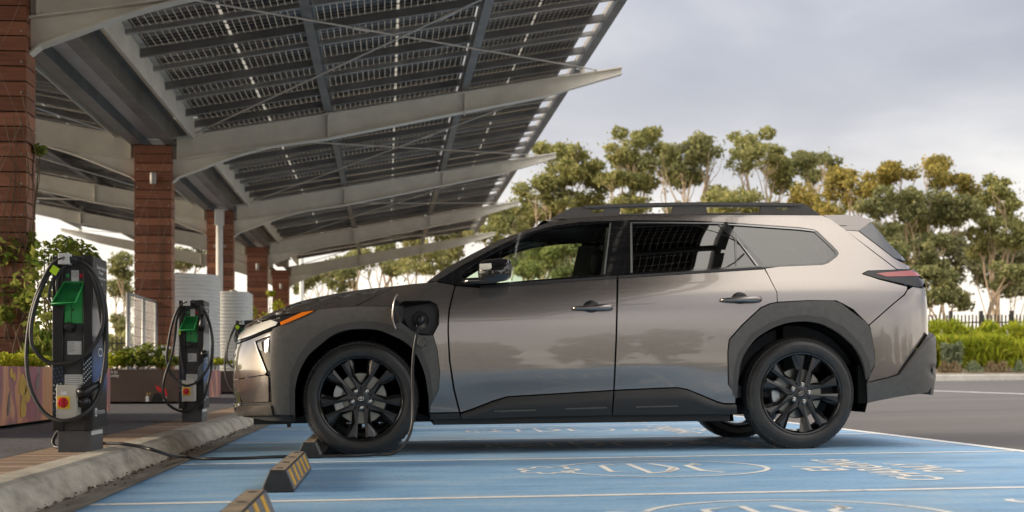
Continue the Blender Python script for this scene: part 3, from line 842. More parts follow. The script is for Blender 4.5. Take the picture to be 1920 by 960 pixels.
M['straw'] = leafmat('dry_grass', [(0.16, 0.11, 0.06), (0.28, 0.20, 0.11), (0.34, 0.27, 0.18)], 0.3)
M['white_flower'] = pmat('white_flower', (0.75, 0.75, 0.7), 0.6)
M['bark'] = pmat('pale_bark', (0.42, 0.32, 0.22), 0.8, var=0.35, vscale=3, stretch=(2, 2, 0.5))
M['twig'] = pmat('dry_vine', (0.13, 0.085, 0.055), 0.8)
def leaf(mb, c, s, asp=2.2, droop=0.5, rnd=random):
    a = rnd.uniform(0, 2*pi); e = rnd.gauss(-droop, 0.5)
    d = Vector((cos(a)*cos(e), sin(a)*cos(e), sin(e))); u = d.orthogonal().normalized()
    u = Matrix.Rotation(rnd.uniform(0, pi), 3, d) @ u
    c = Vector(c); l = s*asp/2; w = s/2
    mb.add([c - d*l, c + u*w - d*l*.1, c + d*l, c - u*w - d*l*.1], [(0, 1, 2, 3)])
def clump(mb, c, rx, ry, rz, n, s, rnd, asp=2.0, droop=0.5, shell=0.55):
    ph = Vector((rnd.uniform(0, 99), rnd.uniform(0, 99), rnd.uniform(0, 99)))
    k = 0
    while k < n:
        v = Vector((rnd.gauss(0, 1), rnd.gauss(0, 1), rnd.gauss(0, 1))).normalized()
        lump = 0.80 + 0.42*noise.noise(v*2.1 + ph)
        t = (shell + (1-shell)*rnd.random()**0.7)*lump if rnd.random() < 0.75 else rnd.random()**0.5*lump
        p = Vector((c[0] + v.x*rx*t, c[1] + v.y*ry*t, c[2] + v.z*rz*t))
        k += 1
        if noise.noise(p*0.9 + ph) < -0.22: continue         # gaps
        leaf(mb, p, s*rnd.uniform(0.6, 1.35), asp, droop, rnd)
def tree(name, base, blobs, label, mat, group, d, seed, trunk_r=0.13, dens=1.0, lean=0.0, ls=0.088, cat='tree'):
    """base: pixel column of the trunk foot; blobs: (px, py, rx, ry) of each leaf mass, read off the photograph at distance d"""
    rnd = random.Random(seed)
    s = d / FPX
    b0 = at_d(base, 700, d); zb = 0.4
    root = empty(name, (b0.x, b0.y, zb), 0, label, cat, group)
    mb = MB(); tb = MB()
    org = Vector((b0.x, b0.y, zb))
    cs = []
    for (px, py, rx, ry) in blobs:
        dd = d + rnd.uniform(-1.6, 1.6)
        c = at_d(px, py, dd) - org; cs.append((c, rx*s, ry*s))
        area = pi*rx*ry*s*s
        nsub = max(3, int(area / 0.22))
        for _ in range(nsub):                                  # each mass is a handful of overlapping tufts
            a = rnd.uniform(0, 2*pi); q = sqrt(rnd.random())*0.86
            cc = (c.x + cos(a)*q*rx*s, c.y + rnd.uniform(-0.7, 0.7)*rx*s, c.z + sin(a)*q*ry*s)
            rr = rnd.uniform(0.34, 0.72)
            clump(mb, cc, rr*1.05, rr*1.05, rr*0.72, int(400*dens*rr*rr/0.3), ls, rnd)
    for c, rx, ry in cs:                                       # loose outer leaves soften every mass
        for _ in range(int(260*rx*ry)):
            v = Vector((rnd.gauss(0, .5)*rx, rnd.gauss(0, .5)*rx, rnd.gauss(-0.15, .5)*ry)); leaf(mb, c + v, ls*rnd.uniform(.5, 1.1), 2.4, 0.7, rnd)
    zs = min(c.z - r2 for c, _, r2 in cs); fork = Vector((lean, 0, max(1.2, zs*0.55)))
    def limb(p, q, r0, r1):
        m1 = p.lerp(q, 0.35) + Vector((rnd.uniform(-.25, .25), rnd.uniform(-.2, .2), rnd.uniform(-0.1, .25)))
        m2 = p.lerp(q, 0.7) + Vector((rnd.uniform(-.25, .25), rnd.uniform(-.2, .2), rnd.uniform(0, .35)))
        pts = curve_pts([p, m1, m2, q], 9)
        tb.tube(pts, [r0 + (r1-r0)*i/8 for i in range(9)], 7)
        return pts
    tp = limb(Vector((0, 0, -0.3)), fork, trunk_r, trunk_r*0.72)
    for c, rx, ry in cs:
        st = Vector(tp[rnd.choice((6, 7, 8))])
        pts = limb(st, c - Vector((0, 0, ry*0.35)), trunk_r*0.42, trunk_r*0.14)
        for _ in range(4):
            e = c + Vector((rnd.uniform(-.8, .8)*rx, rnd.uniform(-.6, .6)*rx, rnd.uniform(-.2, .7)*ry))
            limb(Vector(pts[rnd.choice((5, 6, 7))]), e, trunk_r*0.17, trunk_r*0.05)
    tb.build('trunk', M['bark'], root, smooth=True)
    mb.build('crown', mat, root, recalc=False)
    return root
G1 = 'gum trees in the row beyond the car park'
T = [
 # base px, blobs, label, material, distance
 (1010, [(1075,285,34,18),(1030,290,32,18),(1095,318,40,26),(1040,330,44,24),(1005,350,36,24),(1125,330,24,26),(1060,370,52,22),(985,392,46,26),(1030,400,40,20),(1105,385,42,22)],
   'broad mottled gum tree right behind the tips of the canopy beams', 'gum_leaf', 66),
 (1165, [(1190,262,50,17),(1225,275,26,18),(1160,285,28,20),(1190,300,46,22),(1150,335,38,20),(1200,350,34,20),(1165,385,46,18)],
   'tall bright green gum tree with a rounded double crown left of the roof rail middle', 'gum_leaf', 64),
 (1275, [(1275,292,50,18),(1240,310,36,20),(1300,315,38,22),(1270,335,44,18),(1330,268,27,13),(1340,290,22,16)],
   'umbrella shaped gum tree above the front half of the roof rail', 'gum_leaf_dark', 62),
 (1420, [(1405,258,38,12),(1400,275,30,12),(1440,292,42,18),(1390,305,30,20),(1455,315,32,20),(1466,338,16,16)],
   'tallest gum tree, with two tiers of foliage on thin pale forks over the roof rail', 'gum_leaf', 63),
 (1520, [(1525,294,36,12),(1510,312,24,18),(1545,308,22,18),(1525,330,24,12)],
   'small round gum crown on a thin bent stem right of the tallest tree', 'gum_leaf_dark', 66),
 (1370, [(1370,362,46,14),(1340,378,36,16),(1405,378,36,16),(1372,395,52,16)],
   'low dense green tree showing through the gap of the roof rail', 'gum_leaf', 58),
 (1600, [(1590,328,44,14),(1570,350,36,20),(1615,350,34,20),(1600,372,36,16)],
   'yellow topped gum tree above the rear spoiler', 'gum_leaf_warm', 60),
 (1530, [(1520,362,32,16),(1545,385,40,22),(1505,390,34,20),(1555,410,34,18)],
   'short golden green tree behind the rear end of the roof rail', 'gum_leaf_warm', 57),
 (1700, [(1690,318,44,14),(1740,314,40,13),(1765,332,30,20),(1800,350,30,24),(1660,332,22,14),(1820,375,22,22)],
   'wide flat topped gum tree with golden top right of the car', 'gum_leaf_warm', 62),
 (1725, [(1680,368,56,16),(1640,385,32,20),(1730,372,40,16),(1760,392,50,22),(1700,400,44,20),(1810,395,34,26),(1745,420,48,18)],
   'dark middle tier gum tree below the flat golden crown', 'gum_leaf_dark', 59),
 (1870, [(1868,348,28,14),(1880,370,36,20),(1850,395,38,24),(1900,405,34,26),(1865,430,46,24),(1910,445,30,24),(1845,455,34,22)],
   'big bright gum tree at the right edge of the photo', 'gum_leaf', 60),
 (1700, [(1670,440,34,16),(1715,455,44,20),(1690,480,40,18),(1735,495,40,18),(1760,455,30,18)],
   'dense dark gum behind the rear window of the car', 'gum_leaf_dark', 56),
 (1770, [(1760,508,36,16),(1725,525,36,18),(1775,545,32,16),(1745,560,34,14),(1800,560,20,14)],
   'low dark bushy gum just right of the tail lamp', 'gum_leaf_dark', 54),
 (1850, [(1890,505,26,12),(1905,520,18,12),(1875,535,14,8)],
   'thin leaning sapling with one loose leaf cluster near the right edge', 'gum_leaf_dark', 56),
 # seen below the canopy and through the car windows
 (830, [(800,440,40,20),(850,425,40,22),(890,410,40,22),(835,470,30,16)], 'leafy gum with pale trunk seen under the far canopy beams', 'gum_leaf', 64),
 (930, [(930,405,40,24),(960,420,36,22),(905,440,34,18),(950,452,30,14)], 'ragged gum tree between the beam tips and the windscreen pillar', 'gum_leaf', 62),
 (700, [(690,490,40,16),(730,478,36,16),(650,505,34,14),(745,505,30,14)], 'thin gum tree beyond the bonnet under the farthest beam', 'gum_leaf_dark', 66),
 (770, [(790,470,30,16),(765,500,34,14),(815,495,30,16)], 'second thin gum tree beyond the bonnet near the windscreen', 'gum_leaf', 62),
 (600, [(590,520,36,16),(620,505,34,14),(560,530,30,16),(640,535,34,12)], 'scrubby gum tree behind the white pole', 'gum_leaf_dark', 68),
 (1010, [(1000,478,30,14),(1045,470,34,14),(1030,500,36,14),(985,508,26,14)], 'gum tree seen through the front side window', 'gum_leaf', 60),
 (1085, [(1085,462,26,14),(1105,485,26,18),(1075,505,28,12)], 'dark gum tree seen through the rear part of the front side window', 'gum_leaf_dark', 58),
 (232, [(230,500,22,16),(215,540,24,18),(238,560,20,16),(225,600,22,14)], 'loose gum tree in the bright gap left of the second column', 'gum_leaf_dark', 60),
 (350, [(350,490,22,12),(370,482,20,10),(335,478,20,10)], 'distant tree crown above the larger water tank', 'gum_leaf_dark', 66),
]
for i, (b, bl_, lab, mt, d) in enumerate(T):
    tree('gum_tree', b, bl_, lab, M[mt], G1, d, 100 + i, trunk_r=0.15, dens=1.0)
M['far_leaf'] = leafmat('hazed_gum_leaves', [(0.14, 0.15, 0.085), (0.23, 0.235, 0.13), (0.33, 0.32, 0.17)], 0.4)  # haze is put into the paler leaf colour
for i, (px, py) in enumerate([(985,440),(1050,425),(1120,420),(1190,410),(1260,405),(1330,415),(1410,400),(1480,405),(1550,425),(1640,430),(1710,440),(1780,450),(1850,470),(1905,480)]):
    rr = random.Random(900 + i); k = lambda a: rr.uniform(-a, a)
    tree('gum_tree', px + k(12), [(px + k(14), py + k(10), 34, 18), (px - 22 + k(8), py + 26 + k(8), 30, 16), (px + 24 + k(8), py + 30 + k(8), 30, 18), (px + k(10), py + 58, 36, 16)],
         'pale hazy gum in the back row, ' + ['first after the canopy tips', 'second after the canopy tips', 'third after the canopy tips', 'behind the roof rail front', 'behind the umbrella shaped gum', 'left of the tallest gum',
          'right below the tallest gum', 'under the small round crown', 'behind the golden short tree', 'above the tail of the car', 'behind the flat golden crown', 'behind the leaning sapling gap', 'left of the right edge gum', 'at the very right edge'][i],
         M['far_leaf'], 'pale gums in the back row', 78, 700 + i, 0.10, 0.6, ls=0.12)
# bare pale trunks between the crowns
def trunk_tree(px0, pxt, pyt, d, seed, label, bl_):
    tree('gum_tree', px0, bl_, label, M['gum_leaf'], G1, d, seed, 0.16, 0.7)
for i, (px, py, d) in enumerate([(665, 470, 70), (725, 455, 70), (850, 440, 69), (985, 440, 68), (1060, 455, 67)]):
    lab = ['slim pale trunked gum left of the two white poles', 'pale forked gum trunk over the middle of the bonnet', 'tall pale gum trunk near the end of the far beams',
           'tall pale gum trunk above the door mirror', 'tall pale gum trunk over the driver window'][i]
    trunk_tree(px, px, py, d, 300 + i, lab, [(px - 14, py - 20, 24, 10), (px + 18, py - 30, 24, 10), (px + 6, py + 8, 18, 8)])

# ---- hedge, tufts and palisade fence along the far verge
def hedge(name, t0, t1, off, depth, h, mat, label, n, ls, seed, cat='hedge', droop=-0.9, asp=3.2):
    rnd = random.Random(seed); mb = MB()
    p0, p1 = far_pt(t0, off), far_pt(t1, off); dirv = (p1 - p0); nrm = Vector((-dirv.y, dirv.x, 0)).normalized()
    for _ in range(n):
        t = rnd.random(); y = rnd.random()
        hh = h*(0.82 + 0.16*noise.noise(Vector((t*dirv.length*0.5, seed, 0))) + 0.18*noise.noise(Vector((t*dirv.length*1.7, seed, 3))))
        z = hh*(1 - abs(rnd.gauss(0, 0.42))) if rnd.random() < 0.7 else hh*rnd.random()
        if z < 0.02: z = hh*rnd.random()
        p = p0 + dirv*t + nrm*(depth*y*(0.25 + 0.75*(1 - (z/hh)**3*0.4)))
        leaf(mb, (p.x, p.y, far_g(p) + 0.35 + z), ls*rnd.uniform(.6, 1.4), asp, droop, rnd)
    org = (p0 + dirv*0.5); org.z = 0.5
    o = mb.build(name, mat, None, recalc=False, origin=org)
    return tag(o, label, cat)
def t_of(px, off):                                            # where a pixel column meets the verge
    lo, hi = 0.0, 1.0
    for _ in range(40):
        m = (lo + hi)/2; p = far_pt(m, off)
        if proj(p.x, p.y, 0.5)[0] < px: lo = m
        else: hi = m
    return lo
hedge('hedge', t_of(1800, 2.2), t_of(2050, 2.2), 2.2, 1.6, 1.30, M['hedge_leaf'], 'clipped bright green hedge at the right edge below the palisade fence', 9000, 0.045, 1, droop=1.2, asp=8)
hedge('hedge_shrub', t_of(1690, 2.4), t_of(1806, 2.4), 2.4, 1.6, 1.45, M['hedge_leaf'], 'loose bright green shrub between the hedge and the rear bumper', 5500, 0.06, 2, 'shrub', asp=4)
hedge('grey_shrub', t_of(1768, 2.0), t_of(1806, 2.0), 2.0, 0.5, 1.15, M['grey_leaf'], 'grey green shrub in front of the loose shrub', 900, 0.05, 3, 'shrub', asp=4)
hedge('tall_grass', t_of(1690, 4.6), t_of(2050, 4.6), 4.6, 1.2, 2.15, M['hedge_leaf'], 'tall yellow green grass standing before the palisade fence', 6500, 0.05, 4, 'grass', asp=7)
hedge('roadside_scrub', t_of(-300, 3), t_of(1690, 3), 3, 3.0, 1.7, M['gum_leaf'], 'low green scrub on the verge behind the parked car', 16000, 0.11, 5, 'shrub', asp=3)
for i, px in enumerate((1772, 1790, 1826, 1858, 1880, 1912)):
    rnd = random.Random(60 + i); t = t_of(px, 1.0); p = far_pt(t, 1.0); mb = MB(); w = rnd.uniform(0.22, 0.36)
    for _ in range(240):
        a, q = rnd.uniform(0, 2*pi), rnd.random()
        leaf(mb, (p.x + cos(a)*q*w, p.y + sin(a)*q*w, far_g(p) + 0.27 + rnd.random()*0.38*(1-q*q*.8)), 0.035, 5, -0.8, rnd)
    o = mb.build('grass_tuft', M['straw'] if i % 3 != 2 else M['grey_leaf'], None, recalc=False, origin=(p.x, p.y, far_g(p) + 0.27))
    tag(o, ['dry tuft nearest the rear bumper', 'small reddish dry tuft second from the bumper', 'grey tuft under the start of the hedge', 'brown dry tuft at the middle of the hedge foot',
            'dry tuft fourth along under the hedge', 'grey tuft at the far right under the hedge'][i] + ' behind the far kerb', 'grass tuft', 'tufts along the far kerb')
M['fence'] = pmat('black_palisade', (0.032, 0.030, 0.030), 0.5)
def palisade():
    off = 6.0; t0, t1 = t_of(1640, off), t_of(2060, off); a, b = far_pt(t0, off), far_pt(t1, off); dv = b - a; Ln = dv.length; u = dv/Ln
    root = empty('palisade_fence', (a.x, a.y, 0.7), 0, 'dark palisade fence with thick posts above the hedge on the right', 'fence')
    zt = 2.05
    pal = MB(); n = int(Ln/0.135)
    for i in range(n):
        q = u*(0.135*i); s = 0.028
        pal.box(q.x - s, q.x + s, q.y - 0.012, q.y + 0.012, 0.1, zt + 0.02*(i % 2))
    pal.build('pales', M['fence'], root)
    rl = MB()
    for z in (0.5, zt - 0.28): rl.tube([(0, 0.05, z), (dv.x, dv.y + 0.05, z)], 0.03, 6)
    rl.build('rail', M['fence'], root)
    k = 0.6
    while k < Ln:
        q = u*k; mb = MB(); mb.box(q.x - 0.055, q.x + 0.055, q.y - 0.06, q.y + 0.10, 0, zt + 0.16); mb.build('post', M['fence'], root); k += 1.12
palisade()
def far_left_fence():
    Y = 50.0; a, b = at_Y(150, 700, Y), at_Y(330, 700, Y)
    root = empty('railing_fence', (a.x, Y, 0.1), 0, 'thin dark railing fence far away between the planter plants and the bright sky', 'fence')
    mb = MB(); n = int((b.x - a.x)/0.16); h = at_Y(200, 632, Y).z - 0.1
    for i in range(n): mb.box(0.16*i - 0.014, 0.16*i + 0.014, -0.014, 0.014, 0, h)
    mb.build('bars', M['fence'], root)
    mb = MB(); mb.box(0, b.x - a.x, -0.02, 0.02, h - 0.25, h - 0.2); mb.box(0, b.x - a.x, -0.02, 0.02, 0.2, 0.25); mb.build('rail', M['fence'], root)
far_left_fence()
# white poles
for i, (px, w, d) in enumerate(((565.5, 9, 58), (622.5, 7, 74))):
    p = at_d(px, 700, d); r0 = w/2*d/FPX
    root = empty('light_pole', (p.x, p.y, 0.2), 0, ['thicker white pole standing beyond the bonnet', 'thinner white pole right of the thicker one, beyond the bonnet'][i], 'pole', 'white poles beyond the bonnet')
    mb = MB(); mb.lathe([(r0*1.1, 0), (r0, 0.5), (r0*0.9, 5.6), (0, 5.65)], 16, 'z'); mb.build('shaft', M['white_pvc'], root, angle=40)
    mb = MB(); mb.box(-0.5, 0.1, -0.12, 0.12, 5.62, 5.72); mb.build('lamp_head', M['grey_steel'], root, bevel=0.02)

# ---- the wood across the road behind the viewpoint, which the car's flank mirrors
mb = MB(); rw = random.Random(77)
for i in range(46):
    x = -70 + 3.6*i + rw.uniform(-1.2, 1.2); y = -46 + rw.uniform(-5, 5); h = rw.uniform(5.5, 10.5); wd = rw.uniform(1.8, 3.0)
    clump(mb, (x, y, h*0.62), wd, wd, h*0.40, 420, 0.55, rw); clump(mb, (x + 1, y + 1, 1.4), 2.2, 1.5, 1.4, 160, 0.5, rw)
o = mb.build('far_wood', M['gum_leaf_dark'], None, recalc=False); tag(o, kind='stuff')
# ---- plants in the planters and the climber on the first column
def plant(name, pts, label, mat, ls, n, seed, asp=2.2, droop=0.1, group=None, cat='plant', stems=True, flowers=0):
    """pts: (px, py, X, rx, rz) leaf masses; the plant roots in the planter soil below them"""
    rnd = random.Random(seed)
    q = [(at_X(px, py, X), rx, rz) for px, py, X, rx, rz in pts]
    zb = ZP + HP - 0.05
    cx = sum(p.x for p, _, _ in q)/len(q); cy = sum(p.y for p, _, _ in q)/len(q); o = Vector((cx, cy, zb))
    root = empty(name, o, 0, label, cat, group)
    mb = MB(); sb = MB()
    for p, rx, rz in q:
        c = p - o
        for _ in range(int(n/len(q))):
            a, e = rnd.uniform(0, 2*pi), rnd.uniform(-1, 1); t = rnd.random()**0.4
            leaf(mb, (c.x + cos(a)*rx*t*sqrt(1-e*e), c.y + sin(a)*rx*t*sqrt(1-e*e), max(0.01, c.z + e*rz*t)), ls*rnd.uniform(.6, 1.3), asp, droop, rnd)
        if stems:
            for _ in range(3):
                f = Vector((rnd.uniform(-.1, .1), rnd.uniform(-.1, .1), 0))
                sb.tube(curve_pts([f, f.lerp(c, .5) + Vector((rnd.uniform(-.08, .08), rnd.uniform(-.08, .08), 0)), c + Vector((rnd.uniform(-.6, .6)*rx, 0, rnd.uniform(-.5, .8)*rz))], 7), [0.008]*6 + [0.003], 5)
    mb.build('leaves', mat, root, recalc=False)
    if stems: sb.build('stem', M['twig'], root)
    if flowers:
        for _ in range(flowers):
            fb = MB()
            p, rx, rz = rnd.choice(q); c = p - o
            fb.ball((c.x + rnd.uniform(-1, 1)*rx, c.y - rx*0.4, c.z + rnd.uniform(0, 1)*rz), 0.022, 0.022, 0.022, 6, 5)
            fb.build('flower', M['white_flower'], root)
    return root
plant('shrub', [(85, 480, -3.5, .22, .16), (120, 462, -3.5, .2, .12), (70, 520, -3.4, .25, .2), (95, 560, -3.4, .25, .25), (80, 610, -3.4, .22, .2), (150, 470, -3.5, .18, .12), (170, 485, -3.6, .12, .1)],
      'bushy shrub with light green leaves behind the nearest charger', M['vine_leaf'], 0.042, 1000, 21, cat='shrub')
plant('climber', [(12, 470, -3.95, .18, .16), (30, 500, -3.95, .2, .1), (14, 545, -3.95, .22, .12), (48, 560, -3.7, .14, .14), (6, 590, -3.95, .12, .1), (42, 455, -3.9, .1, .06), (70, 280, -3.7, .08, .05), (60, 470, -3.7, .06, .2)],
      'leafy climbing plant growing up the left timber column', M['vine_leaf'], 0.05, 620, 22, cat='climber')
plant('ground_cover', [(8, 672, -3.2, .35, .05), (35, 676, -3.2, .35, .05), (52, 678, -3.2, .3, .04)], 'low bright green ground cover in the mural planter at the left edge', M['hedge_leaf'], 0.02, 2600, 23, stems=False)
plant('leafy_plant', [(80, 660, -3.2, .2, .1), (95, 650, -3.3, .2, .12), (75, 640, -3.3, .1, .1)], 'leafy plant with broad blades in the mural planter beside the nearest charger', M['vine_leaf'], 0.05, 420, 24, asp=3.5, droop=-0.8, flowers=3)
plant('pansy', [(222, 672, -3.9, .2, .1), (212, 678, -3.95, .15, .08)], 'rounded green plant at the left of the brown planter', M['hedge_leaf'], 0.045, 500, 25)
plant('flowering_plant', [(265, 665, -3.6, .35, .12), (250, 675, -3.7, .3, .1), (283, 660, -3.5, .3, .14)], 'tall plant with small white flowers in the middle of the brown planter', M['vine_leaf'], 0.045, 900, 26, flowers=26)
plant('strawberry_plant', [(312, 678, -3.2, .25, .08)], 'low leafy plant at the right end of the brown planter', M['vine_leaf'], 0.05, 320, 27)
plant('shrub', [(497, 600, -3.6, .3, .25), (520, 575, -3.6, .25, .3), (470, 585, -3.8, .2, .2), (508, 550, -3.6, .15, .12)], 'young shrub in front of the fourth timber column beyond the bonnet', M['hedge_leaf'], 0.06, 380, 28, cat='shrub')
plant('low_plant', [(408, 678, -3.4, .3, .06)], 'small plant in the far planter beside the white tank', M['hedge_leaf'], 0.05, 260, 29)
# dry vine stems and one leaf spray on the first column
rnd = random.Random(5); mb = MB()
for i in range(9):
    x0 = rnd.uniform(2, 60); pts = [at_Y(x0 + rnd.uniform(-8, 8) + 6*j*rnd.uniform(-1, 1), 640 - j*rnd.uniform(60, 95), YF(1) - CD - 0.03) for j in range(6)]
    mb.tube(curve_pts(pts, 24), 0.005, 5)
o = mb.build('dry_vine', M['twig'], None, origin=(XC, YF(1) - CD - 0.02, 1.0)); tag(o, 'bare dry vine stems clinging to the left timber column', 'vine')
rnd = random.Random(6); mb = MB()
for i in range(6):
    x0 = rnd.uniform(270, 312); pts = [at_Y(x0 + rnd.uniform(-7, 7), 640 - j*rnd.uniform(45, 62), YF(2) - CD - 0.03) for j in range(5)]
    mb.tube(curve_pts(pts, 20), 0.005, 5)
o = mb.build('dry_vine', M['twig'], None, origin=(XC, YF(2) - CD - 0.02, 1.0)); tag(o, 'bare dry vine stems on the front of the second timber column', 'vine')
# ================================================================= the parked car
HWID = 0.92
CAR_O = Vector((-0.155, 9.615, g(-0.155)))
PITCHA = -atan(SLOPE)
CPA, SPA = cos(PITCHA), sin(PITCHA)
def car_world(p):                            # car coordinates: x back from the front hub, y from the centre line, z up
    return (CAR_O.x + p[0]*CPA + p[2]*SPA, CAR_O.y + p[1], CAR_O.z - p[0]*SPA + p[2]*CPA)
def car_px(p): return proj(*car_world(p))
def world_car(w):
    x, y, z = w[0] - CAR_O.x, w[1] - CAR_O.y, w[2] - CAR_O.z
    return Vector((x*CPA - z*SPA, y, x*SPA + z*CPA))
def car_at_y(px, py, y):                     # a pixel pushed on to a plane parallel to the car's side
    return world_car(at_Y(px, py, CAR_O.y + y))
# plan outline of the near half, from the nose round to the middle of the tail
PLAN = CR([(-.885,.92),(-.878,.72),(-.845,.52),(-.785,.33),(-.705,.18),(-.632,.088),(-.578,.040),(-.53,.016),(-.45,.006),(-.33,.003),(-.15,.001),(.1,0),(.5,.002),(1.0,.004),(1.5,.004),(2.0,.002),(2.5,0),(2.9,.003),
           (3.2,.010),(3.44,.028),(3.61,.062),(3.725,.120),(3.79,.205),(3.83,.36),(3.86,.60),(3.87,.92)])
S0 = None
_lo, _hi = 0.5, PLAN.s[-1]
for i, p in enumerate(PLAN.p):
    if p == (.1, 0): S0 = PLAN.s[i] - 0.1
SMIN, SMAX = -S0, PLAN.s[-1] - S0
def plan(s):
    a = PLAN(s + S0); b0 = PLAN(s + S0 - 0.004); b1 = PLAN(s + S0 + 0.004)
    tx, ty = b1[0]-b0[0], b1[1]-b0[1]; l = hypot(tx, ty)
    return a[0], a[1], -ty/l, tx/l
T_LOW = Tab([.10,.16,.22,.30,.40,.48,.56,3], [.083,.068,.050,.028,.010,.002,0,0])
T_CAB = Tab([0,.50,.60,.70,.80,.88,.95,1.0,1.05,1.10,1.15,1.22,1.32,1.42,1.49,1.53,1.56,1.585], [0,0,.0012,.0036,.0080,.0140,.0235,.0335,.050,.0705,.0912,.1212,.165,.211,.2465,.2705,.305,.37])
T_FRT = Tab([-1,-.42,-.32,-.24,-.17,-.11,-.065,-.03,0,.3], [0,0,.003,.010,.026,.055,.10,.165,.26,1.4])
T_REA = Tab([0,.60,.75,.90,1.0,1.07,1.13,1.22,1.32,1.42,1.50,1.56], [0,0,.001,.004,.008,.018,.048,.140,.222,.292,.33,.40])
def kF(s): return 0.35 + 0.65*smooth01(-1.35, -0.25, s)
T_ZTF = Tab([-1.6, -1.2, -1.0, -.7, -.4, 0, .3, .6], [.80, .815, .845, .915, .99, 1.055, 1.09, 1.12])
def shoulder(s): return 0.0 + 0.035*smooth01(0.6, 3.2, s)
def prof(s, z):
    wF = 1 - smooth01(0.02, 0.50, s); wR = smooth01(3.45, 4.05, s); wC = 1 - wF - wR
    v = T_LOW(z)
    if wF > 0: v += wF * T_FRT(z - T_ZTF(s)) * kF(s)
    if wC > 0:
        sh = shoulder(s)
        v += wC * T_CAB(z - sh)
        # sculpted hollow low in the doors
        t = (z - (0.385 + 0.04*(s - 1.2)))/0.15
        if abs(t) < 1: v += wC*0.014*(1 - t*t)**2*smooth01(0.35, 1.0, s)*(1 - smooth01(1.75, 2.30, s))
    if wR > 0: v += wR * T_REA(z)
    return v
def surf(s, z, off=0.0):
    x, y, nx, ny = plan(s); p = prof(s, z) - off
    return (x + nx*p, y + ny*p - HWID, z)
def surf_n(s, z):
    a, b = Vector(surf(s-.004, z)), Vector(surf(s+.004, z)); c, d = Vector(surf(s, z-.004)), Vector(surf(s, z+.004))
    return (b - a).cross(d - c).normalized()
def inv(px, py, guess=None):
    """surface coordinates of the point seen at a pixel"""
    s = (px - 678)/294.0 if guess is None else guess[0]; z = 0.525 + (HY - py)*0.00342 if guess is None else guess[1]
    for _ in range(14):
        s = min(max(s, SMIN), SMAX); z = min(max(z, .1), 1.585)
        q = car_px(surf(s, z)); e0, e1 = px - q[0], py - q[1]
        if abs(e0) + abs(e1) < 0.03: break
        h = 0.003
        qa, qb = car_px(surf(s+h, z)), car_px(surf(s, z+h))
        a, b, c, d = (qa[0]-q[0])/h, (qb[0]-q[0])/h, (qa[1]-q[1])/h, (qb[1]-q[1])/h
        det = a*d - b*c
        if abs(det) < 500: det = 500 if det >= 0 else -500
        ds, dz = (e0*d - e1*b)/det, (a*e1 - c*e0)/det
        l = max(abs(ds)/0.12, abs(dz)/0.12, 1.0); s += ds/l; z += dz/l
    return s, z
def dens(poly, step, closed=True):
    out = []; n = len(poly)
    for i in range(n if closed else n-1):
        a, b = poly[i], poly[(i+1) % n]; l = hypot(b[0]-a[0], b[1]-a[1]); m = max(1, int(l/step + .5))
        for k in range(m): out.append((a[0]+(b[0]-a[0])*k/m, a[1]+(b[1]-a[1])*k/m))
    return out
def rounded(poly, r=6, skip=()):
    """round the corners of a pixel outline"""
    out = []; n = len(poly)
    for i in range(n):
        p, a, b = poly[i], poly[i-1], poly[(i+1) % n]
        la, lb = hypot(a[0]-p[0], a[1]-p[1]), hypot(b[0]-p[0], b[1]-p[1]); q = min(r, la*.45, lb*.45)
        if q < 0.5 or i in skip: out.append(p); continue
        u = (p[0]+(a[0]-p[0])*q/la, p[1]+(a[1]-p[1])*q/la); v = (p[0]+(b[0]-p[0])*q/lb, p[1]+(b[1]-p[1])*q/lb)
        for t in (0, .25, .5, .75, 1):
            out.append(((1-t)**2*u[0]+2*t*(1-t)*p[0]+t*t*v[0], (1-t)**2*u[1]+2*t*(1-t)*p[1]+t*t*v[1]))
    return out
def area2(poly): return sum(poly[i-1][0]*poly[i][1] - poly[i][0]*poly[i-1][1] for i in range(len(poly)))
def inset(poly, d):
    if d == 0: return poly
    sg = 1 if area2(poly) > 0 else -1; out = []; n = len(poly)
    for i in range(n):
        p, a, b = poly[i], poly[i-1], poly[(i+1) % n]
        u = Vector((p[0]-a[0], p[1]-a[1])); v = Vector((b[0]-p[0], b[1]-p[1]))
        if u.length < 1e-6 or v.length < 1e-6: out.append(p); continue
        u.normalize(); v.normalize(); n1 = Vector((-u.y, u.x))*sg; n2 = Vector((-v.y, v.x))*sg
        m = n1 + n2
        if m.length < 1e-4: out.append(p); continue
        m.normalize(); c = max(0.45, m.dot(n1)); out.append((p[0] + m.x*d/c, p[1] + m.y*d/c))
    return out
def inside(p, loops):
    c = False
    for lp in loops:
        j = len(lp) - 1
        for i in range(len(lp)):
            a, b = lp[i], lp[j]
            if (a[1] > p[1]) != (b[1] > p[1]) and p[0] < (b[0]-a[0])*(p[1]-a[1])/(b[1]-a[1]) + a[0]: c = not c
            j = i
    return c
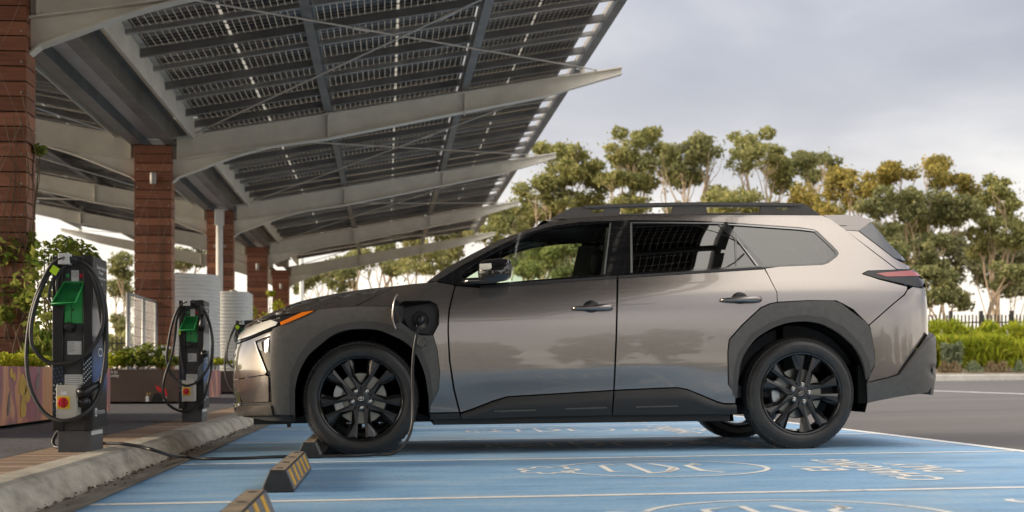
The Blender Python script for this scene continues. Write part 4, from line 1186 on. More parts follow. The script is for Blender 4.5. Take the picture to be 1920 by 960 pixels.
def triangulate(loops, cell):
    V, E = [], []
    for lp in loops:
        b = len(V); V += [Vector(p) for p in lp]; E += [(b+i, b+(i+1) % len(lp)) for i in range(len(lp))]
    nb = len(V)
    x0, x1 = min(p[0] for p in loops[0]), max(p[0] for p in loops[0]); y0, y1 = min(p[1] for p in loops[0]), max(p[1] for p in loops[0])
    segs = [(lp[i-1], lp[i]) for lp in loops for i in range(len(lp))]
    r2 = (cell*0.45)**2
    j = 0; y = y0 + cell*.5
    while y < y1:
        x = x0 + cell*(.25 if j % 2 else .75)
        while x < x1:
            if inside((x, y), loops):
                ok = True
                for a, b in segs:
                    dx, dy = b[0]-a[0], b[1]-a[1]; l2 = dx*dx+dy*dy + 1e-9; t = max(0, min(1, ((x-a[0])*dx+(y-a[1])*dy)/l2))
                    if (x-a[0]-t*dx)**2 + (y-a[1]-t*dy)**2 < r2: ok = False; break
                if ok: V.append(Vector((x, y)))
            x += cell
        y += cell*.87; j += 1
    R = delaunay_2d_cdt(V, E, [], 0, 1e-4)
    vs = [(p.x, p.y) for p in R[0]]; fs = []
    for f in R[2]:
        c = (sum(vs[i][0] for i in f)/len(f), sum(vs[i][1] for i in f)/len(f))
        if inside(c, loops):
            fs.append(list(f) if area2([vs[i] for i in f]) < 0 else list(f)[::-1])
    return vs, fs
def skin_mesh(name, pts3, norms, fs, mat, parent, skirt=0.012, mirror=False, bend=0.0):
    """a curved sheet with its edges turned inwards, shaded with the true surface normals"""
    n = len(pts3); V = list(pts3); Nn = list(norms); F_ = [list(f) for f in fs]
    cnt = {}
    for f in fs:
        for i in range(len(f)): cnt[(f[i-1], f[i])] = 1
    bd = [(a, b) for a, b in cnt if (b, a) not in cnt]
    nmain = len(F_)
    mp = {}
    def low(i):
        if i not in mp:
            mp[i] = len(V); V.append(tuple(Vector(pts3[i]) - norms[i]*skirt)); Nn.append(norms[i])
        return mp[i]
    dupm = {}
    def top(i):
        if i not in dupm: dupm[i] = len(V); V.append(pts3[i]); Nn.append(norms[i])
        return dupm[i]
    for a, b in bd: F_.append([top(b), top(a), low(a), low(b)])
    if mirror:
        V = [(p[0], -p[1], p[2]) for p in V]; Nn = [Vector((q.x, -q.y, q.z)) for q in Nn]; F_ = [f[::-1] for f in F_]
    me = bpy.data.meshes.new(name); me.from_pydata([tuple(p) for p in V], [], F_); me.materials.append(mat)
    for k, p in enumerate(me.polygons): p.use_smooth = True
    ln = []
    for k, p in enumerate(me.polygons):
        for vi in p.vertices: ln.append(Nn[vi] if k < nmain else p.normal.copy())
    me.normals_split_custom_set([tuple(q) for q in ln])
    o = bpy.data.objects.new(name, me); link(o, parent); return o
CACHE = {}
def panel(name, poly, mat, parent, off=0.0, gap=0.9, holes=(), cell=11.0, skirt=0.012, step=9.0, sides=(0, 1), rnd=0, offn=None, label=None):
    """a body panel from its outline in the photograph, laid on the car's surface; sides 0 near, 1 far (mirrored)"""
    if rnd: poly = rounded(poly, rnd)
    loops = [dens(inset(poly, gap), step)] + [dens(inset(h, -gap if gap > 0 else gap), step) for h in holes]
    vs, fs = triangulate(loops, cell)
    P, Nn = [], []; guess = None
    for p in vs:
        s, z = inv(*p)
        o = off if offn is None else offn(p, s, z)
        nrm = surf_n(s, z)
        P.append(tuple(Vector(surf(s, z)) + nrm*o)); Nn.append(nrm)
    if offn is not None:                     # relief of its own: take the normals from the mesh
        acc = [Vector((0, 0, 0)) for _ in P]
        for f in fs:
            a, b, c = (Vector(P[i]) for i in f[:3]); nn = (b-a).cross(c-a)
            for i in f: acc[i] += nn
        Nn2 = [(v.normalized() if v.length > 0 else w) for v, w in zip(acc, Nn)]
        Nn = [v if v.dot(w) > 0 else -v for v, w in zip(Nn2, Nn)]
    # orientation: outward
    if fs:
        a, b, c = (Vector(P[i]) for i in fs[0][:3])
        tot = 0
        for f in fs[:40]:
            a, b, c = (Vector(P[i]) for i in f[:3]); tot += (b-a).cross(c-a).dot(Nn[f[0]])
        if tot < 0: fs = [f[::-1] for f in fs]
    res = []
    for sd_ in sides:
        res.append(skin_mesh(name, P, Nn, fs, mat, parent if not isinstance(parent, (list, tuple)) else parent[sd_], skirt, mirror=bool(sd_)))
        if label: res[-1]['label'] = label
    return res

# ---- materials
def carpaint():
    m = bpy.data.materials.new('bronze_metallic_paint'); N, L = nodes(m); b = N['Principled BSDF']
    b.inputs['Base Color'].default_value = (0.255, 0.230, 0.214, 1); b.inputs['Metallic'].default_value = 0.85; b.inputs['Roughness'].default_value = 0.30
    b.inputs['Coat Weight'].default_value = 1.0; b.inputs['Coat Roughness'].default_value = 0.02
    tc = N.new('ShaderNodeTexCoord'); v = N.new('ShaderNodeTexVoronoi'); v.inputs['Scale'].default_value = 900; L.new(tc.outputs['Object'], v.inputs['Vector'])
    r = N.new('ShaderNodeMapRange'); r.inputs[3].default_value = 0.17; r.inputs[4].default_value = 0.25; L.new(v.outputs['Distance'], r.inputs[0]); L.new(r.outputs[0], b.inputs['Roughness'])
    return m
M['paint'] = carpaint()
M['clad'] = pmat('grey_cladding_plastic', (0.095, 0.090, 0.084), 0.42, var=0.12, vscale=30, bump=0.02, bscale=500, spec=0.45)
M['clad_dark'] = pmat('dark_cladding_plastic', (0.055, 0.053, 0.050), 0.5, bump=0.02, bscale=500)
M['sill'] = pmat('sill_plastic', (0.022, 0.022, 0.022), 0.5)
M['piano'] = pmat('gloss_black', (0.008, 0.008, 0.009), 0.06, coat=1.0)
M['void'] = pmat('unlit_black', (0.006, 0.006, 0.006), 0.9, spec=0.1)
M['clear_glass'] = glassmat('clear_side_glass', (0.80, 0.90, 0.80), 0.02)
M['dark_glass'] = glassmat('privacy_glass', (0.035, 0.036, 0.035), 0.055, 1.25)
M['screen_glass'] = glassmat('windscreen_glass', (0.72, 0.82, 0.76), 0.03)
M['back_glass'] = pmat('tinted_back_glass', (0.05, 0.055, 0.065), 0.08, coat=1.0)
M['chrome'] = pmat('chrome', (0.72, 0.71, 0.69), 0.08, metal=1.0)
M['satin'] = pmat('satin_trim', (0.27, 0.27, 0.27), 0.28, metal=0.9)
M['lens'] = pmat('glow_white_lens', (0.85, 0.84, 0.80), 0.25, metal=0.25, coat=1.0)  # white base stands in for the horizon glow mirrored in the headlight
M['fog_glass'] = pmat('fog_lamp_glass', (0.26, 0.26, 0.26), 0.12, metal=0.5)
M['amber'] = pmat('amber_lens', (0.80, 0.20, 0.015), 0.15, coat=1.0)
M['redlens'] = pmat('red_lens', (0.42, 0.055, 0.052), 0.10, coat=1.0)
M['smoke'] = pmat('smoked_lens', (0.022, 0.022, 0.024), 0.10, coat=0.0, spec=0.45)
M['rubber'] = pmat('tyre_rubber', (0.030, 0.029, 0.028), 0.42, var=0.3, vscale=12, spec=0.5, rvar=0.08)
M['alloy'] = pmat('satin_black_alloy', (0.034, 0.034, 0.036), 0.27, spec=0.5)
M['alloy_gloss'] = pmat('gloss_black_alloy', (0.010, 0.010, 0.010), 0.12, coat=0.6)
M['disc'] = pmat('brake_disc', (0.33, 0.32, 0.28), 0.35, metal=0.6, var=0.1, vscale=8)
M['caliper'] = pmat('caliper_metal', (0.5, 0.5, 0.49), 0.35, metal=0.7)
M['trim_dark'] = pmat('cabin_trim', (0.03, 0.03, 0.03), 0.7)
M['cabin_pale'] = pmat('cabin_pillar_trim', (0.30, 0.31, 0.27), 0.7)
M['seat'] = pmat('seat_cloth', (0.02, 0.02, 0.022), 0.75, var=0.3, vscale=20)
M['metal_dk'] = pmat('underbody_metal', (0.03, 0.03, 0.03), 0.6, metal=0.3)

CAR = empty('station_wagon', CAR_O, 0, 'bronze grey electric station wagon with black wheels, parked side-on and plugged in', 'car')
CAR.rotation_euler = (0, PITCHA, 0)

# ---- outlines read off the photograph
ARCH_F = [(804,777),(804,746),(795,697),(776,657),(757,640),(735,629),(712,620),(683,617),(653,619),(625,628),(600,647),(578,667),(560,700),(553,732),(553,777)]
def smoothed(p, n=46):
    q = p[1:-1]; return [p[0]] + curve_pts(q, n) + [p[-1]]
ARCH_R = [(1624,755),(1624,712),(1617,680),(1602,652),(1572,625),(1540,608),(1510,603),(1475,606),(1445,617),(1415,637),(1392,670),(1385,700),(1381,747),(1381,772)]
ARCH_F = smoothed(ARCH_F)
ARCH_R = [ARCH_R[0]] + curve_pts(ARCH_R[1:-1], 46) + [ARCH_R[-1]]
PORT = rounded([(750,578),(752,568),(761,565.5),(806,565),(818,571),(822.5,583),(822,608),(812,628),(789,628),(771,618),(752,604)], 3)
SIDE_TOP = [(800,528.5),(832,505),(884,476),(938,449),(988,430.5),(1030,416.5),(1070,409.5),(1100,406.5),(1164,404.5),(1327,403),(1420,403),(1500,403.5),(1543,404),(1550,405.5)]
DLO = [(819,527),(867,497.5),(926,466),(988,437),(1038,423.5),(1092,416),(1180,413),(1300,414),(1355,416.5),(1421,421),(1500,426.5),(1526,430.5),(1533,434),(1553,453),(1570,470),(1572.5,476),(1568,482),(1553,493),(1543,496.5),(1460,500),(1430,501.5),(1330,507.5),(1158,518),(1020,527),(900,536.5),(853,534)]
G_FRONT = [(868,512),(884,498),(930,470),(990,441),(1040,428),(1092,420.5),(1143,418),(1145.5,420),(1132,514),(1128,514.5),(1020,523),(930,530.5),(890,531),(868,526)]
G_REAR = [(1187,419),(1300,419),(1346,420.5),(1377,446),(1379.5,499),(1300,504.5),(1187,511.5)]
G_SMALL = [(1382,451),(1419,497.5),(1383,500)]
G_QTR = [(1367,422),(1421,425.5),(1500,431),(1526,434.5),(1548,454.5),(1565.5,472),(1566.5,477),(1549,490.5),(1541,493),(1460,496.5),(1434,497.5)]
LAMP_R = [(1617,514),(1627,508.5),(1681,506.5),(1712,505.5),(1728,510),(1735,518),(1737,539.5),(1710,536.7),(1647.5,523)]
# body side frame: A-pillar, roof side and rear quarter are one pressing
frame_poly = SIDE_TOP + [(1584,430),(1632,468),(1681,505.5),(1627,507.5),(1616,513),(1647.5,524),(1701,537.5),(1700.5,543),(1695,552),(1674.5,569),(1629,609),(1600,580),(1580,569),(1568,563.5),(1515,563),(1458,566),(1457,548),(1433.5,501.5)]
panel('body_side', frame_poly[:-1] + [(1434.5,503.5)] + DLO[19:20] + DLO[18::-1], M['paint'], CAR, gap=0.35, step=8)
panel('window_surround', DLO, M['piano'], CAR, off=-0.0015, gap=0.0, holes=[G_FRONT, G_REAR, G_SMALL, G_QTR], cell=12, skirt=0.02)
gf = panel('front_side_window', G_FRONT, M['clear_glass'], CAR, off=-0.008, gap=-0.8, cell=14, skirt=0.001)
panel('rear_side_window', G_REAR, M['dark_glass'], CAR, off=-0.008, gap=-0.8, cell=12, skirt=0.001)
panel('small_side_window', G_SMALL, M['dark_glass'], CAR, off=-0.008, gap=-0.8, cell=12, skirt=0.001)
panel('quarter_window', G_QTR, M['dark_glass'], CAR, off=-0.006, gap=-0.8, cell=12, skirt=0.001)
# slim bright trims along the glass
for poly in ([(1186,416.6),(1300,417.4),(1356,418.6),(1358,420.2),(1345,420.0),(1300,419.2),(1186,418.4)], [(1364,419.8),(1421,423.4),(1500,429),(1527,432.4),(1529,434.6),(1500,431),(1421,425.4),(1366,421.8)],
             [(1181.5,417),(1185,417),(1186,511),(1182.5,511.5)], [(1356,418.5),(1361,418.5),(1431,499),(1426,499.5)][:0] or [(1380.5,447.5),(1382,447.5),(1422,498.5),(1419,499)],
             [(1143,418.5),(1146,418.5),(1134.5,514.3),(1131,514.5)]):
    panel('window_trim', poly, M['satin'], CAR, off=0.003, gap=0, cell=20, skirt=0.006, step=14, sides=(0,))
panel('belt_moulding', [(900,536.5),(1020,527),(1156.5,518),(1157,522),(1020,531.5),(900,541)], M['sill'], CAR, off=0.006, gap=0, cell=20, skirt=0.012, step=14)
panel('belt_moulding', [(1159,517.8),(1330,507),(1428,500.8),(1432,504.5),(1330,511),(1159,521.8)], M['sill'], CAR, off=0.006, gap=0, cell=20, skirt=0.012, step=14)
# doors
FD = [(853.5,535.5),(899,539.5),(1020,530),(1156.8,520.5),(1156.2,580),(1154.5,640),(1152,700),(1150.5,731.5),(1060,737),(951,743.5),(923,752),(885,767),(863,774),(852,730),(843.7,675),(841,625),(841,605),(843,580)]
RD = [(1159,520.3),(1330,509.8),(1433,503.2),(1440,515),(1457,548),(1457.5,566.5),(1443,569.5),(1426,577),(1391,609.5),(1367,637),(1364.5,660),(1365.5,720),(1380,740),(1379,756.5),(1357,756.5),(1345,753),(1289,730),(1270,726.5),(1226,728),(1151.5,731.5),(1153.5,700),(1156,640),(1157.6,580)]
fd = panel('front_door', FD, M['paint'], CAR, cell=9)
rd = panel('rear_door', RD, M['paint'], CAR, cell=9)
# sills with a raised ridge
def ridge(top, crease, bot, h0, h1, h2):
    def f(p, s, z):
        yt, yc, yb = top(p[0]), crease(p[0]), bot(p[0])
        if p[1] < yc: t = (p[1]-yt)/max(1, yc-yt); return h0 + (h1-h0)*max(0, min(1, t))
        return h1 + (h2-h1)*min(1, (p[1]-yc)/max(1, yb-yc))
    return f
tT = Tab([820,861,885,923,951,1060,1151,1226,1270,1289,1345,1357,1380], [773.5,773.5,767,752,743,736.8,731,727.5,726,729.7,753,756,756])
tC = Tab([820,861,923,1060,1145,1289,1348,1380], [776,776,758.8,751.5,746,743.8,760,761]); tB = Tab([820,866,1145,1307,1380], [786,785,776.6,775,775])
sl_f = panel('sill_cladding', [(866,785),(863.5,775),(885,768),(923,753),(951,744.5),(1060,738),(1150,732.5),(1148.5,741),(1145.6,776.6),(1000,780)], M['sill'], CAR, gap=0.4, cell=7, offn=ridge(tT, tC, tB, .002, .030, .022), skirt=0.03)
sl_r = panel('sill_cladding', [(1151.5,732.5),(1226,729),(1270,727.5),(1289,731),(1345,754.5),(1357,757.5),(1380,757.5),(1381,775),(1307,775),(1147.5,776.6),(1150.5,741)], M['sill'], CAR, gap=0.4, cell=7, offn=ridge(tT, tC, tB, .002, .030, .022), skirt=0.03)
panel('sill_cladding', [(806,775.5),(861.5,774.5),(863.5,785),(806,787)], M['sill'], CAR, gap=0.3, cell=9, off=0.004)
for a, b, y, pr in ((926,1004,770,sl_f), (1059,1137,765.5,sl_f), (1192,1270,762,sl_r)):
    panel('sill_slot', [(a,y-1.1),(b,y-3.2),(b,y-1.1),(a,y+1.0)], M['clad'], pr, off=0.031, gap=0, cell=20, skirt=0.006, step=20)
# front wing, with the charging socket cut out on the near side
fend = [(667,575),(706,554),(746,535),(775,531.5),(800,529.5),(819,528.5),(852.5,535),(841.5,580),(839.5,605),(839.5,625),(842,675),(850,730),(861,773),(805.5,774),(806.5,760),(822.5,730),(824.5,697),(819.5,654)]
panel('wing', fend + [(812,628.5)] + PORT[:0] + [(822.5,608),(823,583),(818.5,570.5),(806,564.3),(760.5,564.8),(752,567),(748,575)], M['paint'], CAR, gap=0.6, cell=9, sides=(0,))
panel('wing', fend + [(812,628.5),(795,600),(748,575)], M['paint'], CAR, gap=0.6, cell=9, sides=(1,))
# bonnet side (the rest of the bonnet is the top shell)
panel('bonnet', [(436.5,620.5),(446,614),(470,602.5),(483,597),(535,577.5),(597,558.5),(640,550),(680,543.5),(745,535.5),(705,554),(666,574.3),(630,577.5),(596,581.5),(560,586),(523,593.5),(480,605.5)], M['paint'], CAR, gap=0.5, cell=9)
# grey arch cladding, front
capo = [(513.5,617.5),(524,612.5),(571,595.5),(596,583),(630,579.2),(667,576.2),(748,576.2),(750.5,585)]
in_near = [(752,604.5),(771,619),(789,629),(812,629)]
rest = [(819,654),(824,697),(822.5,729.5),(806,760),(804.5,777)]
lowf = [(516,777),(511,751),(508.5,700),(508.5,628)]
panel('wheel_arch_cladding', capo + in_near + rest + ARCH_F + lowf, M['clad'], CAR, off=0.010, gap=0.2, cell=9, skirt=0.03, sides=(0,))
panel('wheel_arch_cladding', capo + [(795,600),(812,629)] + rest + ARCH_F + lowf, M['clad'], CAR, off=0.010, gap=0.2, cell=9, skirt=0.03, sides=(1,))
panel('wheel_arch_lip', [(543,777),(543,732),(545,700),(560,667),(581,640),(604,622),(632,610),(668,603.5),(703,603.5),(737,610),(762,623),(790,655),(806,697),(812,746),(806,760),(804.5,777)] + ARCH_F, M['clad_dark'], CAR, off=0.0135, gap=0.1, cell=10, skirt=0.03)
# rear
radd = [(1381,748),(1378,739),(1366.5,720),(1365.5,660),(1368,637.5),(1391.5,611),(1426.5,578.5),(1443.5,570.5),(1457,568),(1515,564.5),(1560,564.5),(1575,568.5),(1625,606),(1630.5,616),(1638.5,660),(1639.5,682),(1624,712)]
panel('wheel_arch_cladding', [radd[-1]] + ARCH_R[1:-1] + radd[1:-1], M['clad'], CAR, off=0.010, gap=0.2, cell=9, skirt=0.03)
panel('wheel_arch_lip', ARCH_R[1:-1] + [(1374,740),(1375,700),(1383,665),(1408,627),(1440,606),(1473,594),(1510,590.5),(1543,595),(1580,612),(1612,643),(1628,675),(1633,700)], M['clad_dark'], CAR, off=0.0135, gap=0.2, cell=10, skirt=0.03)
panel('rear_bumper', [(1702,543.5),(1711,538),(1733.5,541),(1735.5,570),(1736,626),(1710,662),(1683,701),(1665,707.5),(1625.5,716.5),(1640.5,683),(1639.8,660),(1631.5,615),(1630,610),(1675.5,570),(1696.5,553)], M['paint'], CAR, gap=0.5, cell=9)
panel('bumper_cladding', [(1625,717.5),(1665,709),(1683,703),(1711,663),(1738,627),(1744,631),(1746,640),(1746,680),(1742,712),(1729,733.8),(1690,741),(1625,755)], M['clad'], CAR, offn=lambda p, s, z: 0.012 + 0.034*smooth01(3.35, 3.75, s), gap=0.2, cell=9, skirt=0.03)
panel('tailgate_side', [(1585,431.5),(1610,433.5),(1677,484.5),(1714,503.5),(1716,505),(1682,505)], M['paint'], CAR, gap=0.5, cell=8)
tl = panel('tail_light', LAMP_R, M['smoke'], CAR, off=0.006, gap=0.3, cell=8, skirt=0.02, rnd=2)
panel('red_lens', [(1642,514),(1660,511.5),(1710,508.3),(1725,512),(1732,519),(1714,518.5),(1662,519.5)], M['redlens'], tl, off=0.009, gap=0, cell=8, skirt=0.004)
# black underlay behind the shut lines
under = [(520,640),(600,600),(667,582),(746,545),(819,533),(853,540),(1140,524),(1433,506),(1570,500),(1584,436),(1612,440),(1690,496),(1700,545),(1737,548),(1737,620),(1660,712),(1626,720)] + ARCH_R[1:-1] + [(1381,772),(1145,773),(866,780),(806,780)] + ARCH_F[1:-1] + [(553,770),(520,770)]
panel('inner_shell', under, M['void'], CAR, off=-0.013, gap=0, cell=22, skirt=0.001, step=18, sides=(0,), holes=[[(748,575),(822,565),(824,630),(770,622)]])
panel('inner_shell', under, M['void'], CAR, off=-0.013, gap=0, cell=22, skirt=0.001, step=18, sides=(1,))
# front face
panel('inner_shell', [(446,640),(470,608),(523,596),(600,582),(640,578),(680,560),(700,600),(600,640),(530,660),(510,640)], M['void'], CAR, off=-0.03, gap=0, cell=20, skirt=0.001)
hl = panel('headlight', [(436.6,622.5),(480,607),(523,595),(560,587.5),(596,582.5),(583,590),(571,595),(527,612.5),(514,616.5),(470,634.5),(438,646.8)], M['smoke'], CAR, off=0.004, gap=0.2, cell=7, skirt=0.02)
panel('lens', [(448,624.5),(480,612.5),(510,603),(522,606.5),(519,612),(471,632),(450,639)], M['lens'], hl, off=0.016, gap=0, cell=6, skirt=0.004)
panel('turn_signal', [(526,606.5),(567,588.5),(589,585.5),(571,594.2),(528,611.8)], M['amber'], hl, off=0.015, gap=0, cell=6, skirt=0.004)
panel('headlight_trim', [(438,619.8),(480,604.6),(523,593.2),(546,588.5),(546,590),(523,595.2),(480,607),(438,622.2)], M['chrome'], hl, off=0.016, gap=0, cell=12, skirt=0.006)
panel('front_bumper', [(437.2,648.5),(471,636),(513,618.8),(507.5,628.5),(477.5,640),(481,656),(499,698),(497,702),(441.5,711),(437.5,668)], M['paint'], CAR, gap=0.2, cell=7)
panel('bumper_lower', [(441.5,712.5),(497,703.5),(503,706),(504,753),(455,756),(440.5,722)], M['paint'], CAR, gap=0.2, cell=7)
panel('bumper_lip', [(433.5,769),(452,760),(511,759.5),(514.5,777),(435,778.5)], M['paint'], CAR, off=0.02, gap=0.1, cell=7, skirt=0.05)
fg = panel('fog_light_recess', [(478.5,641),(508,629.5),(508.5,700),(511,751),(505.5,752),(504.5,705.5),(499.5,699),(482,656)], M['piano'], CAR, off=-0.006, gap=0.0, cell=7, skirt=0.02)
panel('fog_lamp', [(482,643.5),(490,640.5),(492,658),(487,656)], M['fog_glass'], fg, off=0.0, gap=0, cell=6, skirt=0.006)
panel('fog_lamp', [(496,638),(503,635.5),(503,660),(497,660)], M['fog_glass'], fg, off=0.0, gap=0, cell=6, skirt=0.006)
panel('fog_light_trim', [(477.3,640.6),(479.3,640.2),(484,656),(500.5,698.5),(498.8,699.5),(482,657)], M['chrome'], CAR, off=0.004, gap=0, cell=12, skirt=0.008)
panel('bumper_skirt', [(440,779),(514,778.2),(553,778),(553,792),(500,790),(455,783)], M['sill'], CAR, off=-0.012, gap=0, cell=9, skirt=0.05)
panel('bumper_skirt', [(455,757),(504,754.5),(511,752),(512,759),(452,759.5)], M['sill'], CAR, off=-0.004, gap=0, cell=12, skirt=0.03)
# nose between the two sides, and the tail: sheets over the centre line
def band(name, s0, s1, zf0, zf1, mat, off=0.0, ns=18, nz=8):
    mb = MB(); rows = []
    ss = [s0 + (s1-s0)*i/ns for i in range(ns+1)]
    L1 = [[surf(s, zf0(s) + (zf1(s)-zf0(s))*j/nz, off) for j in range(nz+1)] for s in ss]
    if abs(s0 - SMIN) < 1e-3: full = [[(p[0], -p[1], p[2]) for p in r] for r in L1[::-1]][:-1] + L1
    else: full = L1 + [[(p[0], -p[1], p[2]) for p in r] for r in L1[::-1]][1:]
    vs = [p for r in full for p in r]; m = nz + 1
    mb.add(vs, [(i*m+j, (i+1)*m+j, (i+1)*m+j+1, i*m+j+1) for i in range(len(full)-1) for j in range(nz)])
    return mb.build(name, mat, CAR, smooth=True)
K = lambda v: (lambda s: v)
s_n = inv(440, 670)[0]
for nm, z0, z1, mt in (('front_grille_panel', .60, .735, 'paint'), ('light_bar', .735, T_ZTF(-1.4) - 0.002, 'smoke'), ('lower_grille', .33, .595, 'piano'), ('bumper_lip', .235, .325, 'paint')):
    band(nm, SMIN, s_n - 0.02, K(z0), K(z1), M[mt], -0.002 if nm != 'bumper_lip' else 0.018)
s_r = inv(1738, 560)[0]
for nm, z0, z1, mt in (('tailgate', .66, 1.001, 'paint'), ('tail_light_bar', 1.002, 1.075, 'smoke'), ('rear_window', 1.12, 1.435, 'back_glass'), ('tailgate_lip', 1.076, 1.118, 'paint'), ('bumper_cladding', .34, .655, 'clad')):
    band(nm, s_r - (0.07 if nm != 'rear_window' else 0.02), SMAX, K(z0), K(z1), M[mt], {'bumper_cladding': .041, 'rear_window': -0.03}.get(nm, -0.004), ns=30)
s_g = inv(1613, 440)[0]
panel('rear_window_side', [(1610,432),(1633,416),(1651,437),(1661,450),(1700,489.5),(1678,484)], M['back_glass'], CAR, gap=0.1, cell=9)

# ---- top shell: bonnet, windscreen, roof
def ztop_side(s):                              # top edge of the side pressings, read off the silhouette
    return ZTS(s)
pts = []
for px, py in [(820,528)] + SIDE_TOP[1:]:
    pts.append(inv(px, py))
pts.sort(); xs_, zs_ = [], []
for s, z in pts:
    if not xs_ or s > xs_[-1] + 0.02: xs_.append(s); zs_.append(z)
ZTS = Tab(xs_, zs_)
def shell(name, s_list, zfun, zc, mat, ny=14, drop=0.0, pw=2.0):
    """sheet from the near edge over the centre line to the far edge; zc gives the height on the centre line as a function of x"""
    rows = []
    for s in s_list:
        e = surf(s, zfun(s) - drop); r = []
        for j in range(ny + 1):
            t = -1 + 2*j/ny; y = -e[1]*t*-1
            c = (1 - abs(t)**pw)
            r.append((e[0] - 0.0*c, e[1]*(-t), e[2] + (zc(e[0]) - e[2])*c))
        rows.append(r)
    m = ny + 1; mb = MB()
    mb.add([p for r in rows for p in r], [(i*m+j, (i+1)*m+j, (i+1)*m+j+1, i*m+j+1) for i in range(len(rows)-1) for j in range(ny)])
    return mb.build(name, mat, CAR, smooth=True)
zt_b = lambda s: T_ZTF(s) - 0.004
HC = Tab([-.88,-.74,-.55,-.32,0,.3,.5], [.83,.895,.975,1.045,1.10,1.128,1.14])
shell('bonnet_top', [SMIN + 0.15 + (0.36 - SMIN - 0.15)*i/20 for i in range(21)], lambda s: T_ZTF(s) - 0.008 - 0.05*smooth01(0.0, .36, s), HC, M['paint'], pw=2.2)
s_a, s_b = 0.44, inv(1032, 416)[0]
WC = Tab([.30,.47,.8,1.1,1.25,1.5], [1.09,1.145,1.325,1.475,1.535,1.58])
shell('windscreen', [s_a - 0.12 + (s_b - s_a + 0.14)*i/12 for i in range(13)], lambda s: ZTS(max(s, xs_[0])) - 0.016, lambda x: WC(x), M['screen_glass'], pw=2.6)
shell('cowl', [0.30, 0.36, 0.42, 0.47], lambda s: 1.04, lambda x: 1.06, M['sill'])
s_c = inv(1545, 405)[0]
RC = Tab([1.1,1.5,2.2,2.9,3.3,3.5], [1.55,1.592,1.600,1.585,1.555,1.53])
shell('roof', [s_b + (s_c - s_b)*i/20 for i in range(21)], lambda s: ZTS(s) - 0.002 - 0.014*(1 - smooth01(1.2, 1.6, s)), RC, M['paint'], pw=2.4)
# spoiler: a solid wing over the rear window
def spoiler():
    top = [(1542,403.2),(1585,402.6),(1612,406),(1636,411)]; bot = [(1585,430.5),(1610,432),(1634,417)]
    outl = [(1544,403.4)] + top[1:] + [(1635.5,415)] + [(1610.5,432.5),(1582,430.5)]
    y0 = surf(inv(1580, 420)[0], inv(1580, 420)[1])[1] - 0.006
    ys = []
    for px, py in outl:
        yb = surf(*inv(px, py))[1] - 0.005 if px < 1590 else y0
        ys.append(max(yb, y0))
    P = [car_at_y(px, py, yy) for (px, py), yy in zip(outl, ys)]
    mb = MB(); n = len(P); NS = 10; vs = []
    for i in range(NS + 1):
        t = -1 + 2*i/NS; crown = 0.018*(1 - t*t); back = 0.10*(1 - t*t)
        for p, yb in zip(P, ys):
            k = (p.x - P[0].x)/(P[3].x - P[0].x)
            yy = (abs(yb) - 0.03*max(0, k - 0.4))*t
            vs.append((p.x + back*max(0, min(1, k)), yy, p.z + crown))
    fs = [tuple(range(n)), tuple(range(NS*n, NS*n+n))[::-1]] + [(i*n+j, i*n+(j+1) % n, (i+1)*n+(j+1) % n, (i+1)*n+j) for i in range(NS) for j in range(n)]
    mb.add(vs, fs); mb.build('spoiler', M['paint'], CAR, angle=28)
spoiler()

# ---- roof rails
def rail_part(poly, y, th, name='roof_rail', mat='clad', holes=(), par=None):
    loops = [dens(poly, 14)] + [dens(h, 14) for h in holes]
    vs, fs = triangulate(loops, 30)
    out = []
    for sg in (1, -1):
        mb = MB(); a = [car_at_y(p[0], p[1], y) for p in vs]; n = len(a)
        V = [(p.x, sg*p.y, p.z) for p in a] + [(p.x, sg*(p.y + th), p.z - 0.0) for p in a]
        F_ = [tuple(f) for f in fs] + [tuple(i + n for i in f[::-1]) for f in fs]
        e = {(f[i-1], f[i]) for f in fs for i in range(len(f))}
        F_ += [(b, a_, a_ + n, b + n) for a_, b in e if (b, a_) not in e]
        mb.add(V, F_); out.append(mb.build(name, M[mat], par or CAR, bevel=0.0))
    return out
YR = -HWID + 0.325
rail_part([(1031,411),(1052,399),(1072,389.6),(1093,387.2),(1140,384),(1230,380.8),(1309,379.6),(1420,380),(1500,381.6),(1508,382),(1523,392),(1539,402.6),(1500,403),(1420,402.6),(1327,402.4),(1164,403.8),(1100,408),(1060,410.5)], YR, 0.04,
          holes=[[(1163,388.8),(1263,387.3),(1260,399.7),(1162,401)], [(1324,387.3),(1427,387.2),(1425.5,398.8),(1326,399.5)], [(1103,393.2),(1135,391.6),(1126,399.6),(1113,399.4)], [(1454,388.2),(1481,388.4),(1474,394.4),(1463,394.4)]])
rail_part([(1093,386.6),(1140,383.4),(1230,380.2),(1309,379),(1420,379.4),(1500,381),(1508,381.6),(1500,386),(1420,385.2),(1309,384.8),(1230,385.8),(1140,388.4),(1100,390.2)], YR - 0.014, 0.06)

